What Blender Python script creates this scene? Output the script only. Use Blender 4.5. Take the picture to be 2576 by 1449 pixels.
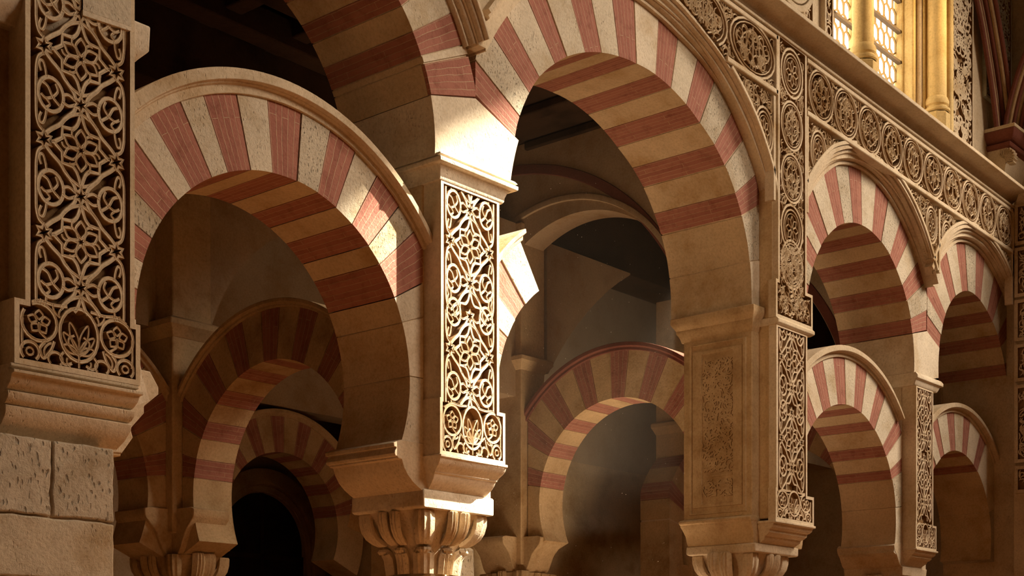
import bpy, bmesh, math, random
from mathutils import Vector, noise
for o in list(bpy.data.objects): bpy.data.objects.remove(o)
S = bpy.context.scene
COL = S.collection
R = math.radians
rnd = random.Random(7)

# ------------------------------------------------------------------ camera, sky, sun, area lights, exposure
cam_d = bpy.data.cameras.new('camera'); cam = bpy.data.objects.new('camera', cam_d); COL.objects.link(cam)
cam_d.sensor_width = 36.0; cam_d.lens = 49.64; cam_d.shift_y = 0.3787
cam_d.clip_start = 0.05; cam_d.clip_end = 200
cam.location = (-8.61, -8.09, 1.6); cam.rotation_euler = (R(90), 0, R(40.3 - 90))
S.camera = cam
S.view_settings.view_transform = 'Standard'; S.view_settings.look = 'None'
S.view_settings.gamma = 1.0; S.view_settings.use_curve_mapping = False
S.view_settings.exposure = 0.0
S.cycles.max_bounces = 6; S.cycles.diffuse_bounces = 4; S.cycles.volume_bounces = 0
S.cycles.use_adaptive_sampling = True; S.cycles.adaptive_threshold = 0.04
W = bpy.data.worlds.new('world'); S.world = W; W.use_nodes = True
W.node_tree.nodes['Background'].inputs[0].default_value = (1.0, 0.62, 0.30, 1)
W.node_tree.nodes['Background'].inputs[1].default_value = 0.06

SUN_DIR = Vector((-0.86, 0.52, -0.92)).normalized()
def lamp(name, typ, loc, energy, color, target=None, **kw):
    d = bpy.data.lights.new(name, typ); d.energy = energy; d.color = color
    for k, v in kw.items(): setattr(d, k, v)
    o = bpy.data.objects.new(name, d); COL.objects.link(o); o.location = loc
    if target is not None:
        o.rotation_euler = (Vector(target) - Vector(loc)).to_track_quat('-Z', 'Y').to_euler()
    return o
lamp('sun', 'SUN', (18, -12, 20), 30.0, (1.0, 0.87, 0.66), target=Vector((18, -12, 20)) + SUN_DIR, angle=R(0.7))
lamp('nave_fill', 'AREA', (13.0, -7.4, 12.6), 470, (1.0, 0.82, 0.62), target=(6.4, -0.3, 4.2), shape='RECTANGLE', size=5, size_y=4, spread=R(86))  # unseen area lamp added as soft fill on the arcade
lamp('nave_fill_west', 'AREA', (3.4, -9.0, 11.5), 165, (1.0, 0.81, 0.60), target=(-0.6, 0, 4.6), shape='RECTANGLE', size=3.5, size_y=3, spread=R(96))  # second added fill lamp, brightens the left end of the arcade
lamp('clerestory_fill', 'SPOT', (13.0, -8.0, 12.2), 9000, (1.0, 0.66, 0.26), target=(8.75, 0.2, 10.5), spot_size=R(17), spot_blend=0.5, shadow_soft_size=0.5)  # added spot imitating window glow on the high shafts

# ------------------------------------------------------------------ materials
MATS = {}
def _nodes(name):
    m = bpy.data.materials.new(name); m.use_nodes = True
    nt = m.node_tree; b = nt.nodes['Principled BSDF']
    b.inputs['Roughness'].default_value = 0.9
    b.inputs['Specular IOR Level'].default_value = 0.2
    return m, nt, b
def N(nt, t, **kw):
    n = nt.nodes.new(t)
    for k, v in kw.items():
        if k.startswith('i_'): n.inputs[k[2:].replace('_', ' ')].default_value = v
        else: setattr(n, k, v)
    return n
def ramp(nt, fac, stops):
    r = N(nt, 'ShaderNodeValToRGB')
    e = r.color_ramp.elements
    while len(e) < len(stops): e.new(0.5)
    for x, (p, c) in zip(e, stops):
        x.position = p; x.color = c if len(c) == 4 else (*c, 1)
    nt.links.new(fac, r.inputs[0]); return r.outputs[0]
def mixc(nt, fac, a, b, mode='MIX'):
    m = N(nt, 'ShaderNodeMix', data_type='RGBA', blend_type=mode)
    L = nt.links
    for sock, v in ((m.inputs[0], fac), (m.inputs[6], a), (m.inputs[7], b)):
        if hasattr(v, 'is_linked') or hasattr(v, 'links'): L.new(v, sock)
        elif isinstance(v, (int, float)): sock.default_value = v
        else: sock.default_value = (*v, 1) if len(v) == 3 else v
    return m.outputs[2]
def bump(nt, b, h, strength, dist, prev=None):
    n = N(nt, 'ShaderNodeBump'); n.inputs['Strength'].default_value = strength; n.inputs['Distance'].default_value = dist
    nt.links.new(h, n.inputs['Height'])
    if prev is not None: nt.links.new(prev, n.inputs['Normal'])
    nt.links.new(n.outputs[0], b.inputs['Normal']); return n.outputs[0]
def stone(name, base, var=0.16, pits=0.5, chisel=0.4, tint=(1.0, 0.86, 0.66), pit_scale=48, big=1.7, fine=36, cover=0.52):
    m, nt, b = _nodes(name); L = nt.links
    g = N(nt, 'ShaderNodeNewGeometry').outputs['Position']
    n1 = N(nt, 'ShaderNodeTexNoise'); n1.inputs['Scale'].default_value = big; n1.inputs['Detail'].default_value = 6; n1.inputs['Roughness'].default_value = 0.65
    L.new(g, n1.inputs['Vector'])
    dark = tuple(c * (1 - var * 1.6) * t for c, t in zip(base, tint)); light = tuple(min(1, c * (1 + var)) for c in base)
    c1 = ramp(nt, n1.outputs[0], [(0.3, dark), (0.5, base), (0.72, light)])
    n2 = N(nt, 'ShaderNodeTexNoise'); n2.inputs['Scale'].default_value = fine; n2.inputs['Detail'].default_value = 6; n2.inputs['Roughness'].default_value = 0.7
    L.new(g, n2.inputs['Vector'])
    c2 = ramp(nt, n2.outputs[0], [(0.3, (0.72, 0.68, 0.62)), (0.55, (1, 1, 1))])
    col = mixc(nt, 0.75, c1, c2, 'MULTIPLY')
    # pits
    mp = N(nt, 'ShaderNodeMapping'); mp.inputs['Scale'].default_value = (1, 1, 0.45); L.new(g, mp.inputs['Vector'])
    wob = N(nt, 'ShaderNodeTexNoise'); wob.inputs['Scale'].default_value = 14; L.new(mp.outputs[0], wob.inputs['Vector'])
    mv = mixc(nt, 0.06, mp.outputs[0], wob.outputs['Color'], 'ADD')
    v = N(nt, 'ShaderNodeTexVoronoi'); v.inputs['Scale'].default_value = pit_scale; L.new(mv, v.inputs['Vector'])
    sel = N(nt, 'ShaderNodeTexNoise'); sel.inputs['Scale'].default_value = 5; sel.inputs['Detail'].default_value = 3; L.new(g, sel.inputs['Vector'])
    pit = ramp(nt, v.outputs['Distance'], [(0.10, (0, 0, 0)), (0.30, (1, 1, 1))])
    sel2 = ramp(nt, sel.outputs[0], [(cover - 0.06, (1, 1, 1)), (cover + 0.08, (0, 0, 0))])
    h = mixc(nt, 1.0, pit, sel2, 'LIGHTEN')
    col = mixc(nt, 1.0, col, ramp(nt, mixc(nt, 1.0 - pits * 0.6, h, (1, 1, 1)), [(0, (0.3, 0.22, 0.15)), (0.8, (1, 1, 1))]), 'MULTIPLY')
    L.new(col, b.inputs['Base Color'])
    p = bump(nt, b, h, min(1, pits), 0.016)
    p = bump(nt, b, n2.outputs[0], chisel, 0.016, p)
    MATS[name] = m; return m
stone('pale_stone', (0.64, 0.52, 0.37))
stone('voussoir_stone', (0.69, 0.60, 0.465), pits=0.7, chisel=0.7)
stone('chiselled_stone', (0.67, 0.585, 0.455), pits=1.0, chisel=1.0, pit_scale=52, var=0.2, cover=0.3, fine=48)
stone('soffit_stone', (0.64, 0.50, 0.325), pits=0.12, chisel=0.4)
stone('white_stone', (0.74, 0.64, 0.50), pits=0.45, chisel=0.3)
stone('porous_stone', (0.60, 0.51, 0.385), pits=1.0, chisel=1.0, pit_scale=30, var=0.22, cover=0.32, fine=30)
stone('smooth_ashlar', (0.62, 0.52, 0.38), pits=0.6, chisel=0.7, cover=0.6)
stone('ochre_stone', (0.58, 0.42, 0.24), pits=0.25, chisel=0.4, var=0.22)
stone('stucco', (0.68, 0.56, 0.40), pits=0.12, chisel=0.35)
stone('plaster', (0.46, 0.34, 0.215), pits=0.0, chisel=0.2, var=0.12)
stone('mortar', (0.66, 0.53, 0.37), pits=0.2, chisel=0.5)
stone('yellow_lit_stone', (0.66, 0.49, 0.23), pits=0.15, chisel=0.25)  # yellow glow of the windows is put into this stone's colour
stone('grey_stucco', (0.40, 0.38, 0.30), pits=0.1, chisel=0.3)
stone('brown_ground', (0.30, 0.175, 0.08), pits=0.1, chisel=0.6, var=0.2)  # browner tone for sunk grounds and rib sides
stone('rib_ochre', (0.46, 0.33, 0.19), pits=0.05, chisel=0.3)
stone('red_paint', (0.20, 0.07, 0.048), pits=0.1, chisel=0.3, tint=(1, 0.8, 0.75))
stone('paving', (0.38, 0.18, 0.07), pits=0.1, chisel=0.2)
stone('dark_wood', (0.050, 0.026, 0.013), pits=0.2, chisel=0.6, var=0.35)
stone('door_wood', (0.030, 0.018, 0.011), pits=0.1, chisel=0.4, var=0.3)
def brick_mat():
    m, nt, b = _nodes('red_brick'); L = nt.links
    uv = N(nt, 'ShaderNodeUVMap').outputs[0]
    g = N(nt, 'ShaderNodeNewGeometry').outputs['Position']
    nz = N(nt, 'ShaderNodeTexNoise'); nz.inputs['Scale'].default_value = 7; nz.inputs['Detail'].default_value = 5; L.new(g, nz.inputs['Vector'])
    wv = N(nt, 'ShaderNodeVectorMath', operation='MULTIPLY_ADD'); wv.inputs[1].default_value = (0.02, 0.02, 0); 
    L.new(nz.outputs['Color'], wv.inputs[0]); L.new(uv, wv.inputs[2])
    br = N(nt, 'ShaderNodeTexBrick'); L.new(wv.outputs[0], br.inputs['Vector'])
    br.inputs['Scale'].default_value = 1; br.inputs['Brick Width'].default_value = 0.95; br.inputs['Row Height'].default_value = 0.0575
    br.inputs['Mortar Size'].default_value = 0.0035; br.inputs['Mortar Smooth'].default_value = 0.6
    br.inputs['Color1'].default_value = (0.40, 0.172, 0.128, 1); br.inputs['Color2'].default_value = (0.33, 0.132, 0.098, 1)
    br.inputs['Mortar'].default_value = (0.56, 0.38, 0.26, 1)
    n2 = N(nt, 'ShaderNodeTexNoise'); n2.inputs['Scale'].default_value = 9; n2.inputs['Detail'].default_value = 8; n2.inputs['Roughness'].default_value = 0.7; L.new(g, n2.inputs['Vector'])
    c = mixc(nt, 0.8, br.outputs[0], ramp(nt, n2.outputs[0], [(0.3, (0.62, 0.55, 0.5)), (0.5, (1, 1, 1)), (0.75, (1.0, 0.98, 0.95))]), 'MULTIPLY')
    # worn mortar smears
    sm = N(nt, 'ShaderNodeTexNoise'); sm.inputs['Scale'].default_value = 4; sm.inputs['Detail'].default_value = 10; sm.inputs['Roughness'].default_value = 0.75; L.new(g, sm.inputs['Vector'])
    c = mixc(nt, ramp(nt, sm.outputs[0], [(0.56, (0, 0, 0)), (0.75, (0.35, 0.35, 0.35))]), c, (0.50, 0.31, 0.2))
    L.new(c, b.inputs['Base Color'])
    p = bump(nt, b, br.outputs['Fac'], 0.6, -0.006)
    n3 = N(nt, 'ShaderNodeTexNoise'); n3.inputs['Scale'].default_value = 40; n3.inputs['Detail'].default_value = 6; L.new(g, n3.inputs['Vector'])
    bump(nt, b, n3.outputs[0], 0.5, 0.012, p)
    MATS['red_brick'] = m
brick_mat()
def plain(name, col, rough=0.8, metal=0.0, emit=None):
    m, nt, b = _nodes(name); b.inputs['Base Color'].default_value = (*col, 1); b.inputs['Roughness'].default_value = rough; b.inputs['Metallic'].default_value = metal
    if emit: b.inputs['Emission Color'].default_value = (*emit[0], 1); b.inputs['Emission Strength'].default_value = emit[1]
    MATS[name] = m
plain('lead', (0.30, 0.19, 0.07), 0.6)
plain('iron', (0.12, 0.08, 0.05), 0.6)
plain('lit_glass', (0.9, 0.85, 0.7), 0.3, 0, ((1.0, 0.92, 0.70), 5.0))
plain('dust', (1.0, 0.95, 0.85), 0.9)

# ------------------------------------------------------------------ mesh helpers
class MB:
    def __init__(s): s.v = []; s.f = []; s.uv = []; s.mi = {}
    def add(s, verts, faces, uvs=None):
        o = len(s.v); s.v += [tuple(p) for p in verts]
        for i, f in enumerate(faces):
            s.f.append([o + k for k in f]); s.uv.append(uvs[i] if uvs else None)
    def quad(s, a, b, c, d, uv=None): s.add([a, b, c, d], [(0, 1, 2, 3)], [uv] if uv else None)
    def box(s, x0, x1, y0, y1, z0, z1):
        v = [(x, y, z) for x in (x0, x1) for y in (y0, y1) for z in (z0, z1)]
        s.add(v, [(0, 1, 3, 2), (4, 6, 7, 5), (0, 4, 5, 1), (2, 3, 7, 6), (0, 2, 6, 4), (1, 5, 7, 3)])
    def rects(s, L):                      # loft of stacked rectangles (x0,x1,y0,y1,z)
        v = []; f = []
        for x0, x1, y0, y1, z in L: v += [(x0, y0, z), (x1, y0, z), (x1, y1, z), (x0, y1, z)]
        for i in range(len(L) - 1):
            for k in range(4):
                a = i * 4 + k; b = i * 4 + (k + 1) % 4; f.append((a, b, b + 4, a + 4))
        f.append((3, 2, 1, 0)); n = len(L) * 4; f.append((n - 4, n - 3, n - 2, n - 1))
        s.add(v, f)
    def grid(s, P, closed_u=False, second=()):       # P[i][j] points; columns listed in second take the second material
        n = len(P); m = len(P[0]); f = []; o = len(s.f)
        for i in range(n if closed_u else n - 1):
            for j in range(m - 1):
                a = i * m + j; b = ((i + 1) % n) * m + j; f.append((a, b, b + 1, a + 1))
                if j in second: s.mi[o + len(f) - 1] = 1
        s.add([p for r in P for p in r], f)
    def lathe(s, prof, c, seg=32):
        P = [[(c[0] + r * math.cos(2 * math.pi * i / seg), c[1] + r * math.sin(2 * math.pi * i / seg), z) for r, z in prof] for i in range(seg)]
        s.grid(P, True)
    def build(s, name, mat, parent=None, bevel=0, angle=38, smooth=True, rough=None, recalc=True, mat2=None):
        me = bpy.data.meshes.new(name); me.from_pydata(s.v, [], s.f)
        if any(u for u in s.uv):
            ul = me.uv_layers.new(name='UVMap')
            for p, u in zip(me.polygons, s.uv):
                if u:
                    for li, c in zip(p.loop_indices, u): ul.data[li].uv = c
        if mat2:
            for k in s.mi: me.polygons[k].material_index = 1
        if recalc or rough:
            bm = bmesh.new(); bm.from_mesh(me)
            if rough:
                amp, sc, ln = rough
                for _ in range(6):
                    es = [e for e in bm.edges if e.calc_length() > ln]
                    if not es: break
                    bmesh.ops.subdivide_edges(bm, edges=es, cuts=1, use_grid_fill=True)
                for v in bm.verts:
                    n = noise.noise_vector(v.co * sc); v.co += n * amp + noise.noise_vector(v.co * sc * 4) * amp * 0.4
            if recalc: bmesh.ops.recalc_face_normals(bm, faces=bm.faces)
            bm.to_mesh(me); bm.free()
        if smooth:
            me.polygons.foreach_set('use_smooth', [True] * len(me.polygons)); me.set_sharp_from_angle(angle=R(angle))
        me.materials.append(MATS[mat])
        if mat2: me.materials.append(MATS[mat2])
        o = bpy.data.objects.new(name, me); COL.objects.link(o)
        if parent is not None: o.parent = parent
        if bevel:
            b = o.modifiers.new('bevel', 'BEVEL'); b.width = bevel; b.segments = 2; b.limit_method = 'ANGLE'; b.angle_limit = R(40); b.harden_normals = False
        return o
def box_obj(name, mat, parent, *b, bevel=0.01, rough=None):
    m = MB(); m.box(*b); return m.build(name, mat, parent, bevel=bevel, rough=rough)
def tag(o, label, cat, group=None, kind=None):
    o['label'] = label; o['category'] = cat
    if group: o['group'] = group
    if kind: o['kind'] = kind
    return o
def thing(name, label, cat, group=None):
    return tag((lambda e: (COL.objects.link(e), e)[1])(bpy.data.objects.new(name, None)), label, cat, group)
def struct(o): o['kind'] = 'structure'; return o
PLY = lambda a, d, z: (a, d, z)                           # arcade plane: a runs along the nave, d into the aisle
def PLX(X0): return lambda a, d, z: (X0 + d, a, z)        # transverse plane: a runs across the aisle
def tab(t):
    if not isinstance(t, (list, tuple)): return lambda p: t
    t = sorted(t)
    def f(p):
        if p <= t[0][0]: return t[0][1]
        for (a, x), (b, y) in zip(t, t[1:]):
            if p <= b: return x + (y - x) * (p - a) / (b - a)
        return t[-1][1]
    return f

# ------------------------------------------------------------------ arches
def arch(name, label, cat, group, mp, cx, cz, ri, re, d0, d1, joints, clip=(-99, 99), hood=None, face_only=(), core=True, seg=3.0, stonemat='voussoir_stone', lift=0.012):
    root = thing(name, label, cat, group)
    ri = tab(ri); re = tab(re)
    def RE(p):
        r = re(p); c = math.cos(R(p))
        if c > 1e-4: r = min(r, (clip[1] - cx) / c)
        if c < -1e-4: r = min(r, (clip[0] - cx) / c)
        return max(r, ri(p) + 0.02)
    def pt(p, r, d): return mp(cx + r * math.cos(R(p)), d, cz + r * math.sin(R(p)))
    def ring(m, pa, pb, ins, dd0, dd1, rin=0.0):
        n = max(2, int(abs(pb - pa) / seg) + 1)
        ps = [pa + (pb - pa) * i / n for i in range(n + 1)]
        arc = abs(R(pb - pa)) * ri((pa + pb) / 2) * 1.2
        rows = max(1, round(arc / 0.0575)); U = rows * 0.0575
        off = rnd.random()
        for p, q, i in zip(ps, ps[1:], range(n)):
            u0 = U * i / n; u1 = U * (i + 1) / n
            a, b = ri(p) + rin, ri(q) + rin; e, g = RE(p) - ins, RE(q) - ins
            m.quad(pt(p, a, dd0), pt(q, b, dd0), pt(q, g, dd0), pt(p, e, dd0), [(a + off, u0), (b + off, u1), (g + off, u1), (e + off, u0)])
            m.quad(pt(p, a, dd1), pt(p, e, dd1), pt(q, g, dd1), pt(q, b, dd1), [(a, u0), (e, u0), (g, u1), (b, u1)])
            m.mi[len(m.f)] = 1
            m.quad(pt(p, a, dd0), pt(p, a, dd1), pt(q, b, dd1), pt(q, b, dd0), [(dd0 + off, u0), (dd1 + off, u0), (dd1 + off, u1), (dd0 + off, u1)])
            m.quad(pt(p, e, dd0), pt(q, g, dd0), pt(q, g, dd1), pt(p, e, dd1), [(dd0, u0), (dd0, u1), (dd1, u1), (dd1, u0)])
        for p, u in ((pa, 0), (pb, U)):
            a, e = ri(p) + rin, RE(p) - ins
            m.quad(pt(p, a, dd0), pt(p, e, dd0), pt(p, e, dd1), pt(p, a, dd1), [(a, 0.01), (e, 0.01), (e, 0.02), (a, 0.02)])
    for k, (pa, pb, kind) in enumerate(joints):
        m = MB(); g = 0.16
        pr = rnd.uniform(0, lift)
        if kind == 'b':
            ring(m, pa + 0.22, pb - 0.04, 0.0, d0 - pr * 0.5, d1)
            m.build('brick_voussoir', 'red_brick', root, bevel=0.006)
        elif kind == 'f':                               # brick course on the face only, stone on the reveal
            ring(m, pa + g, pb - g, 0.0, d0 - 0.006, d0 + 0.05, rin=0.004)
            m.build('brick_voussoir', 'red_brick', root, bevel=0.005)
            m = MB(); ring(m, pa, pb, 0.0, d0 + 0.03, d1); m.build('stone_voussoir', stonemat, root, bevel=0.006, mat2='soffit_stone' if stonemat == 'voussoir_stone' else None)
        else:
            ring(m, pa + g, pb - g, 0.0, d0 - pr, d1)
            sm = rnd.choice(('voussoir_stone', 'chiselled_stone', 'voussoir_stone', 'white_stone')) if stonemat == 'voussoir_stone' else stonemat
            m.build('stone_voussoir', sm, root, bevel=0.008, mat2='soffit_stone' if stonemat == 'voussoir_stone' else None)
    if core:
        m = MB(); ring(m, joints[0][0] + 0.3, joints[-1][1] - 0.3, 0.01, d0 + 0.006, d1 - 0.008, rin=0.007)
        m.build('mortar_bed', 'mortar', root)
    if hood:
        p0, p1, h0, h1, prof, mat = hood              # prof: list of (fraction across, depth)
        h0 = tab(h0); h1 = tab(h1); n = int(abs(p1 - p0) / 2.5) + 1
        P = []
        for i in range(n + 1):
            p = p0 + (p1 - p0) * i / n
            row = [pt(p, h0(p) + (h1(p) - h0(p)) * f, d) for f, d in prof]
            P.append(row + [row[0]])
        m = MB(); m.grid(P)
        L = len(prof)
        for row in (P[0], P[-1]): m.add(row[:L], [tuple(range(L))])
        m.build('hood_moulding', mat, root, bevel=0.006, angle=30)
    return root
def alt(edges, first):                                   # joint list from boundary angles, kinds alternating
    out = []; k = first
    for a, b in zip(edges, edges[1:]):
        out.append((min(a, b), max(a, b), k)); k = 's' if k != 's' else 'b'
    return sorted(out)
def even(p0, p1, red, stn, first='s'):
    e = [p0]; k = first
    while e[-1] < p1 - 2:
        e.append(e[-1] + (red if k == 'b' else stn)); k = 's' if k == 'b' else 'b'
    return alt(e, first)

def wall_over(name, mat, mp, cx, cz, r, p0, p1, a0, a1, ztop, d0, d1, zlow=None, parent=None):
    """wall filling the space over an arch, from the ring radius r up to ztop(a), with straight ends to a0 / a1"""
    r = tab(r); zt = ztop if callable(ztop) else (lambda a: ztop)
    n = max(4, int(abs(p1 - p0) / 3)); m = MB()
    pts = [(cx + r(p0 + (p1 - p0) * i / n) * math.cos(R(p0 + (p1 - p0) * i / n)), cz + r(p0 + (p1 - p0) * i / n) * math.sin(R(p0 + (p1 - p0) * i / n))) for i in range(n + 1)]
    pts.sort()
    if a0 is not None and a0 < pts[0][0]:
        zl = pts[0][1] if zlow is None else zlow
        pts = [(a0, zl), (pts[0][0] - 1e-4, zl)] + pts
    if a1 is not None and a1 > pts[-1][0]:
        zl = pts[-1][1] if zlow is None else zlow
        pts = pts + [(pts[-1][0] + 1e-4, zl), (a1, zl)]
    for (a, z), (b, w) in zip(pts, pts[1:]):
        m.quad(mp(a, d0, z), mp(b, d0, w), mp(b, d0, zt(b)), mp(a, d0, zt(a)))
        m.quad(mp(a, d1, z), mp(a, d1, zt(a)), mp(b, d1, zt(b)), mp(b, d1, w))
        m.quad(mp(a, d0, z), mp(a, d1, z), mp(b, d1, w), mp(b, d0, w))
        m.quad(mp(a, d0, zt(a)), mp(b, d0, zt(b)), mp(b, d1, zt(b)), mp(a, d1, zt(a)))
    for (a, z) in (pts[0], pts[-1]): m.quad(mp(a, d0, z), mp(a, d0, zt(a)), mp(a, d1, zt(a)), mp(a, d1, z))
    return m.build(name, mat, parent)

# ------------------------------------------------------------------ carved tracery
def cr(pts, n=5, closed=False):
    P = [tuple(p) for p in pts]; out = []; L = len(P)
    rng = range(L) if closed else range(L - 1)
    for i in rng:
        if closed: a, b, c, d = P[i - 1], P[i], P[(i + 1) % L], P[(i + 2) % L]
        else: a, b, c, d = P[max(i - 1, 0)], P[i], P[i + 1], P[min(i + 2, L - 1)]
        for k in range(n):
            t = k / n; t2 = t * t; t3 = t2 * t
            out.append(tuple(0.5 * ((2 * b[j]) + (-a[j] + c[j]) * t + (2 * a[j] - 5 * b[j] + 4 * c[j] - d[j]) * t2 + (-a[j] + 3 * b[j] - 3 * c[j] + d[j]) * t3) for j in (0, 1)))
    if not closed: out.append(P[-1])
    return out
def ribbon(m, pts, w, f, b, mp, closed=False, groove=0.25, taper=False):
    L = len(pts)
    if L < 2: return
    P = []
    dep = abs(b - f)
    for i in range(L):
        p = pts[i]
        q0 = pts[i - 1] if (closed or i > 0) else pts[i]; q1 = pts[(i + 1) % L] if (closed or i < L - 1) else pts[i]
        tx, tz = q1[0] - q0[0], q1[1] - q0[1]; l = math.hypot(tx, tz) or 1e-6
        nx, nz = -tz / l, tx / l
        ww = w * (1 - 0.65 * abs(2 * i / (L - 1) - 1) ** 2) if taper else w
        sg = 1 if b > f else -1
        P.append([mp(p[0] + nx * o * ww, d, p[1] + nz * o * ww) for o, d in ((-0.60, b), (-0.5, f + sg * 0.05 * dep), (-0.36, f), (0, f + sg * groove * 0.22 * dep), (0.36, f), (0.5, f + sg * 0.05 * dep), (0.60, b))])
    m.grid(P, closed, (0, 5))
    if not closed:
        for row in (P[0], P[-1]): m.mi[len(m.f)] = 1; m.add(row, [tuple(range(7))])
def clip_line(pts, inside):
    out = []; cur = []
    for p in pts:
        if inside(p): cur.append(p)
        else:
            if len(cur) > 1: out.append(cur)
            cur = []
    if len(cur) > 1: out.append(cur)
    return out
def ell(cx, cz, rx, rz, n=22, a0=0, a1=360):
    return [(cx + rx * math.cos(R(a0 + (a1 - a0) * i / n)), cz + rz * math.sin(R(a0 + (a1 - a0) * i / n))) for i in range(n + (0 if a1 - a0 == 360 else 1))]
def star(cx, cz, r, n=6, k=0.52, a=90):
    return [(cx + (r if i % 2 == 0 else r * k) * math.cos(R(a + 180 * i / n)), cz + (r if i % 2 == 0 else r * k) * math.sin(R(a + 180 * i / n))) for i in range(2 * n)]
def petals(cx, cz, r0, r1, hw, n, a=90):
    out = []
    for i in range(n):
        t = R(a + 360 * i / n); c, s = math.cos(t), math.sin(t)
        loc = cr([(r0, 0), (r0 + (r1 - r0) * 0.3, hw * 0.8), (r0 + (r1 - r0) * 0.55, hw), (r0 + (r1 - r0) * 0.8, hw * 0.55), (r1, 0)], 3)
        loc = loc + [(x, -y) for x, y in loc[-2:0:-1]]
        out.append([(cx + x * c - y * s, cz + x * s + y * c) for x, y in loc])
    return out
PER = 0.91
def cell(t0, dirs=(1, -1)):
    """one repeat of the pilaster lattice, unit width, node at (0,t0); list of (points, width, closed)"""
    out = []
    A = [(.055, .03), (.083, .10), (.172, .196), (.221, .263), (.31, .336), (.37, .395)]
    B = [(.0, .09), (.042, .215), (.09, .272)]; B2 = [(.09, .272), (.196, .278), (.2, .385), (.285, .455), (.31, .455)]
    Cs = [(.395, .375), (.44, .33), (.462, .24), (.466, .1), (.466, 0)]
    T = [(.36, .16), (.372, .24), (.395, .30), (.425, .295), (.43, .25), (.412, .2)]
    hook = [(.06, .02), (.13, .055), (.20, .03)]
    for sx in (1, -1):
        for td, base in ((d, t0) for d in dirs):
            M = lambda L: [(sx * s, base + td * t) for s, t in L]
            out += [(cr(M(A)), .032, False), (cr(M(B)), .03, False), (M(B2), .03, False), (cr(M(Cs)), .026, False), (cr(M(hook)), .024, False)]
            out.append((cr(M([(.0, .09), (.10, .135), (.172, .196)])), .026, False))
        M = lambda L: [(sx * s, t0 + t) for s, t in L]
        out.append((cr(M(T)), .022, False)); out.append((cr([(sx * s, t0 - t) for s, t in T]), .022, False))
        cx, cz = sx * .315, t0
        out.append((ell(cx, cz, .13, .165), .03, True))
        out.append((cr([(cx - sx * .1, cz - .09), (cx - sx * .02, cz - .02), (cx + sx * .03, cz + .07), (cx + sx * .09, cz + .10)]), .024, False))
        out.append((cr([(cx - sx * .02, cz - .02), (cx + sx * .05, cz - .05), (cx + sx * .10, cz - .02)]), .022, False))
        out.append((cr([(cx - sx * .02, cz - .02), (cx - sx * .07, cz + .05), (cx - sx * .05, cz + .12)]), .022, False))
        out.append((cr([(cx + sx * .05, cz - .05), (cx + sx * .01, cz - .10), (cx + sx * .05, cz - .14)]), .02, False))
        if 1 in dirs: out.append((star(sx * .383, t0 + PER / 2, .085, a=90), .028, True))
    out.append((star(0, t0, .082), .03, True))
    if 1 not in dirs: return out
    c = t0 + PER / 2
    for p in petals(0, c, .03, .205, .055, 6): out.append((p, .022, True))
    out.append((star(0, c, .05, 6, .6, 60), .018, True))
    for i in range(6):
        a = R(60 + 60 * i); x, y = math.cos(a), math.sin(a)
        out.append((cr([(x * .10, c + y * .10), (x * .15 - y * .02, c + y * .15 + x * .02), (x * .19, c + y * .19), (x * .2 + y * .03, c + y * .2 - x * .03)]), .02, False))
    return out
def base_motif(H):
    """the wide foot of a pilaster panel, unit width, height H, from z=0"""
    out = []
    k = H / 0.52
    def E(cx, cz, rx, rz, w=.028): out.append((ell(cx, cz * k, rx, rz * k), w, True))
    E(0, .29, .165, .215, .03)
    for s in (1, -1):
        E(s * .335, .33, .145, .15, .03)
        E(s * .41, .085, .075, .075); E(s * .20, .06, .06, .055, .024)
        for L, w in (([(s * .21, .2), (s * .24, .12), (s * .30, .05), (s * .33, .12), (s * .29, .18)], .028), ([(s * .47, .34), (s * .475, .2), (s * .47, .1)], .024),
                     ([(s * .06, .05), (s * .12, .03), (s * .16, .08), (s * .13, .13)], .024),
                     ([(s * .10, .50), (s * .22, .49), (s * .34, .50), (s * .46, .44)], .026)):
            out.append((cr([(x, z * k) for x, z in L]), w, False))
        for p in petals(s * .335, .33 * k, .02, .095, .032, 5, 90): out.append((p, .018, True))
        out.append((cr([(s * .26, .2 * k), (s * .335, .26 * k), (s * .335, .33 * k)]), .02, False))
        out.append((ell(s * .41, .085 * k, .03, .03 * k, 10), .018, True))
    for a in (-70, -42, -18, 18, 42, 70):
        x, y = math.sin(R(a)), math.cos(R(a)); ln = .29 - abs(a) * .0022
        lf = [(0, 0), (.03, ln * .45), (.022, ln * .8), (0, ln), (-.022, ln * .8), (-.03, ln * .45)]
        out.append((cr([(u * y + v * x, (.14 - u * x + v * y) * k) for u, v in lf], 4, True), .017, True))
    out.append((cr([(0, .02 * k), (0, .08 * k), (0, .14 * k)]), .022, False))
    rings = [(0, .29, .18, .23)] + [(s * a, b, c, d) for s in (1, -1) for a, b, c, d in ((.335, .33, .16, .165), (.41, .085, .09, .09), (.20, .06, .075, .07))]
    free = lambda q: abs(q[0]) < .48 and .01 < q[1] / k < .5 and all(((q[0] - a) / c) ** 2 + ((q[1] / k - b) / d) ** 2 > 1 for a, b, c, d in rings)
    out += [(c_, .02, False) for c_, w, cl in curls(free, 0, .48, .0, .5 * k, .07, .2, 9, mirror=0)]
    for s in (1, -1): out.append((cr([(0, .12 * k), (s * .07, .17 * k), (s * .09, .24 * k), (s * .04, .28 * k)]), .02, False))
    return out
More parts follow.
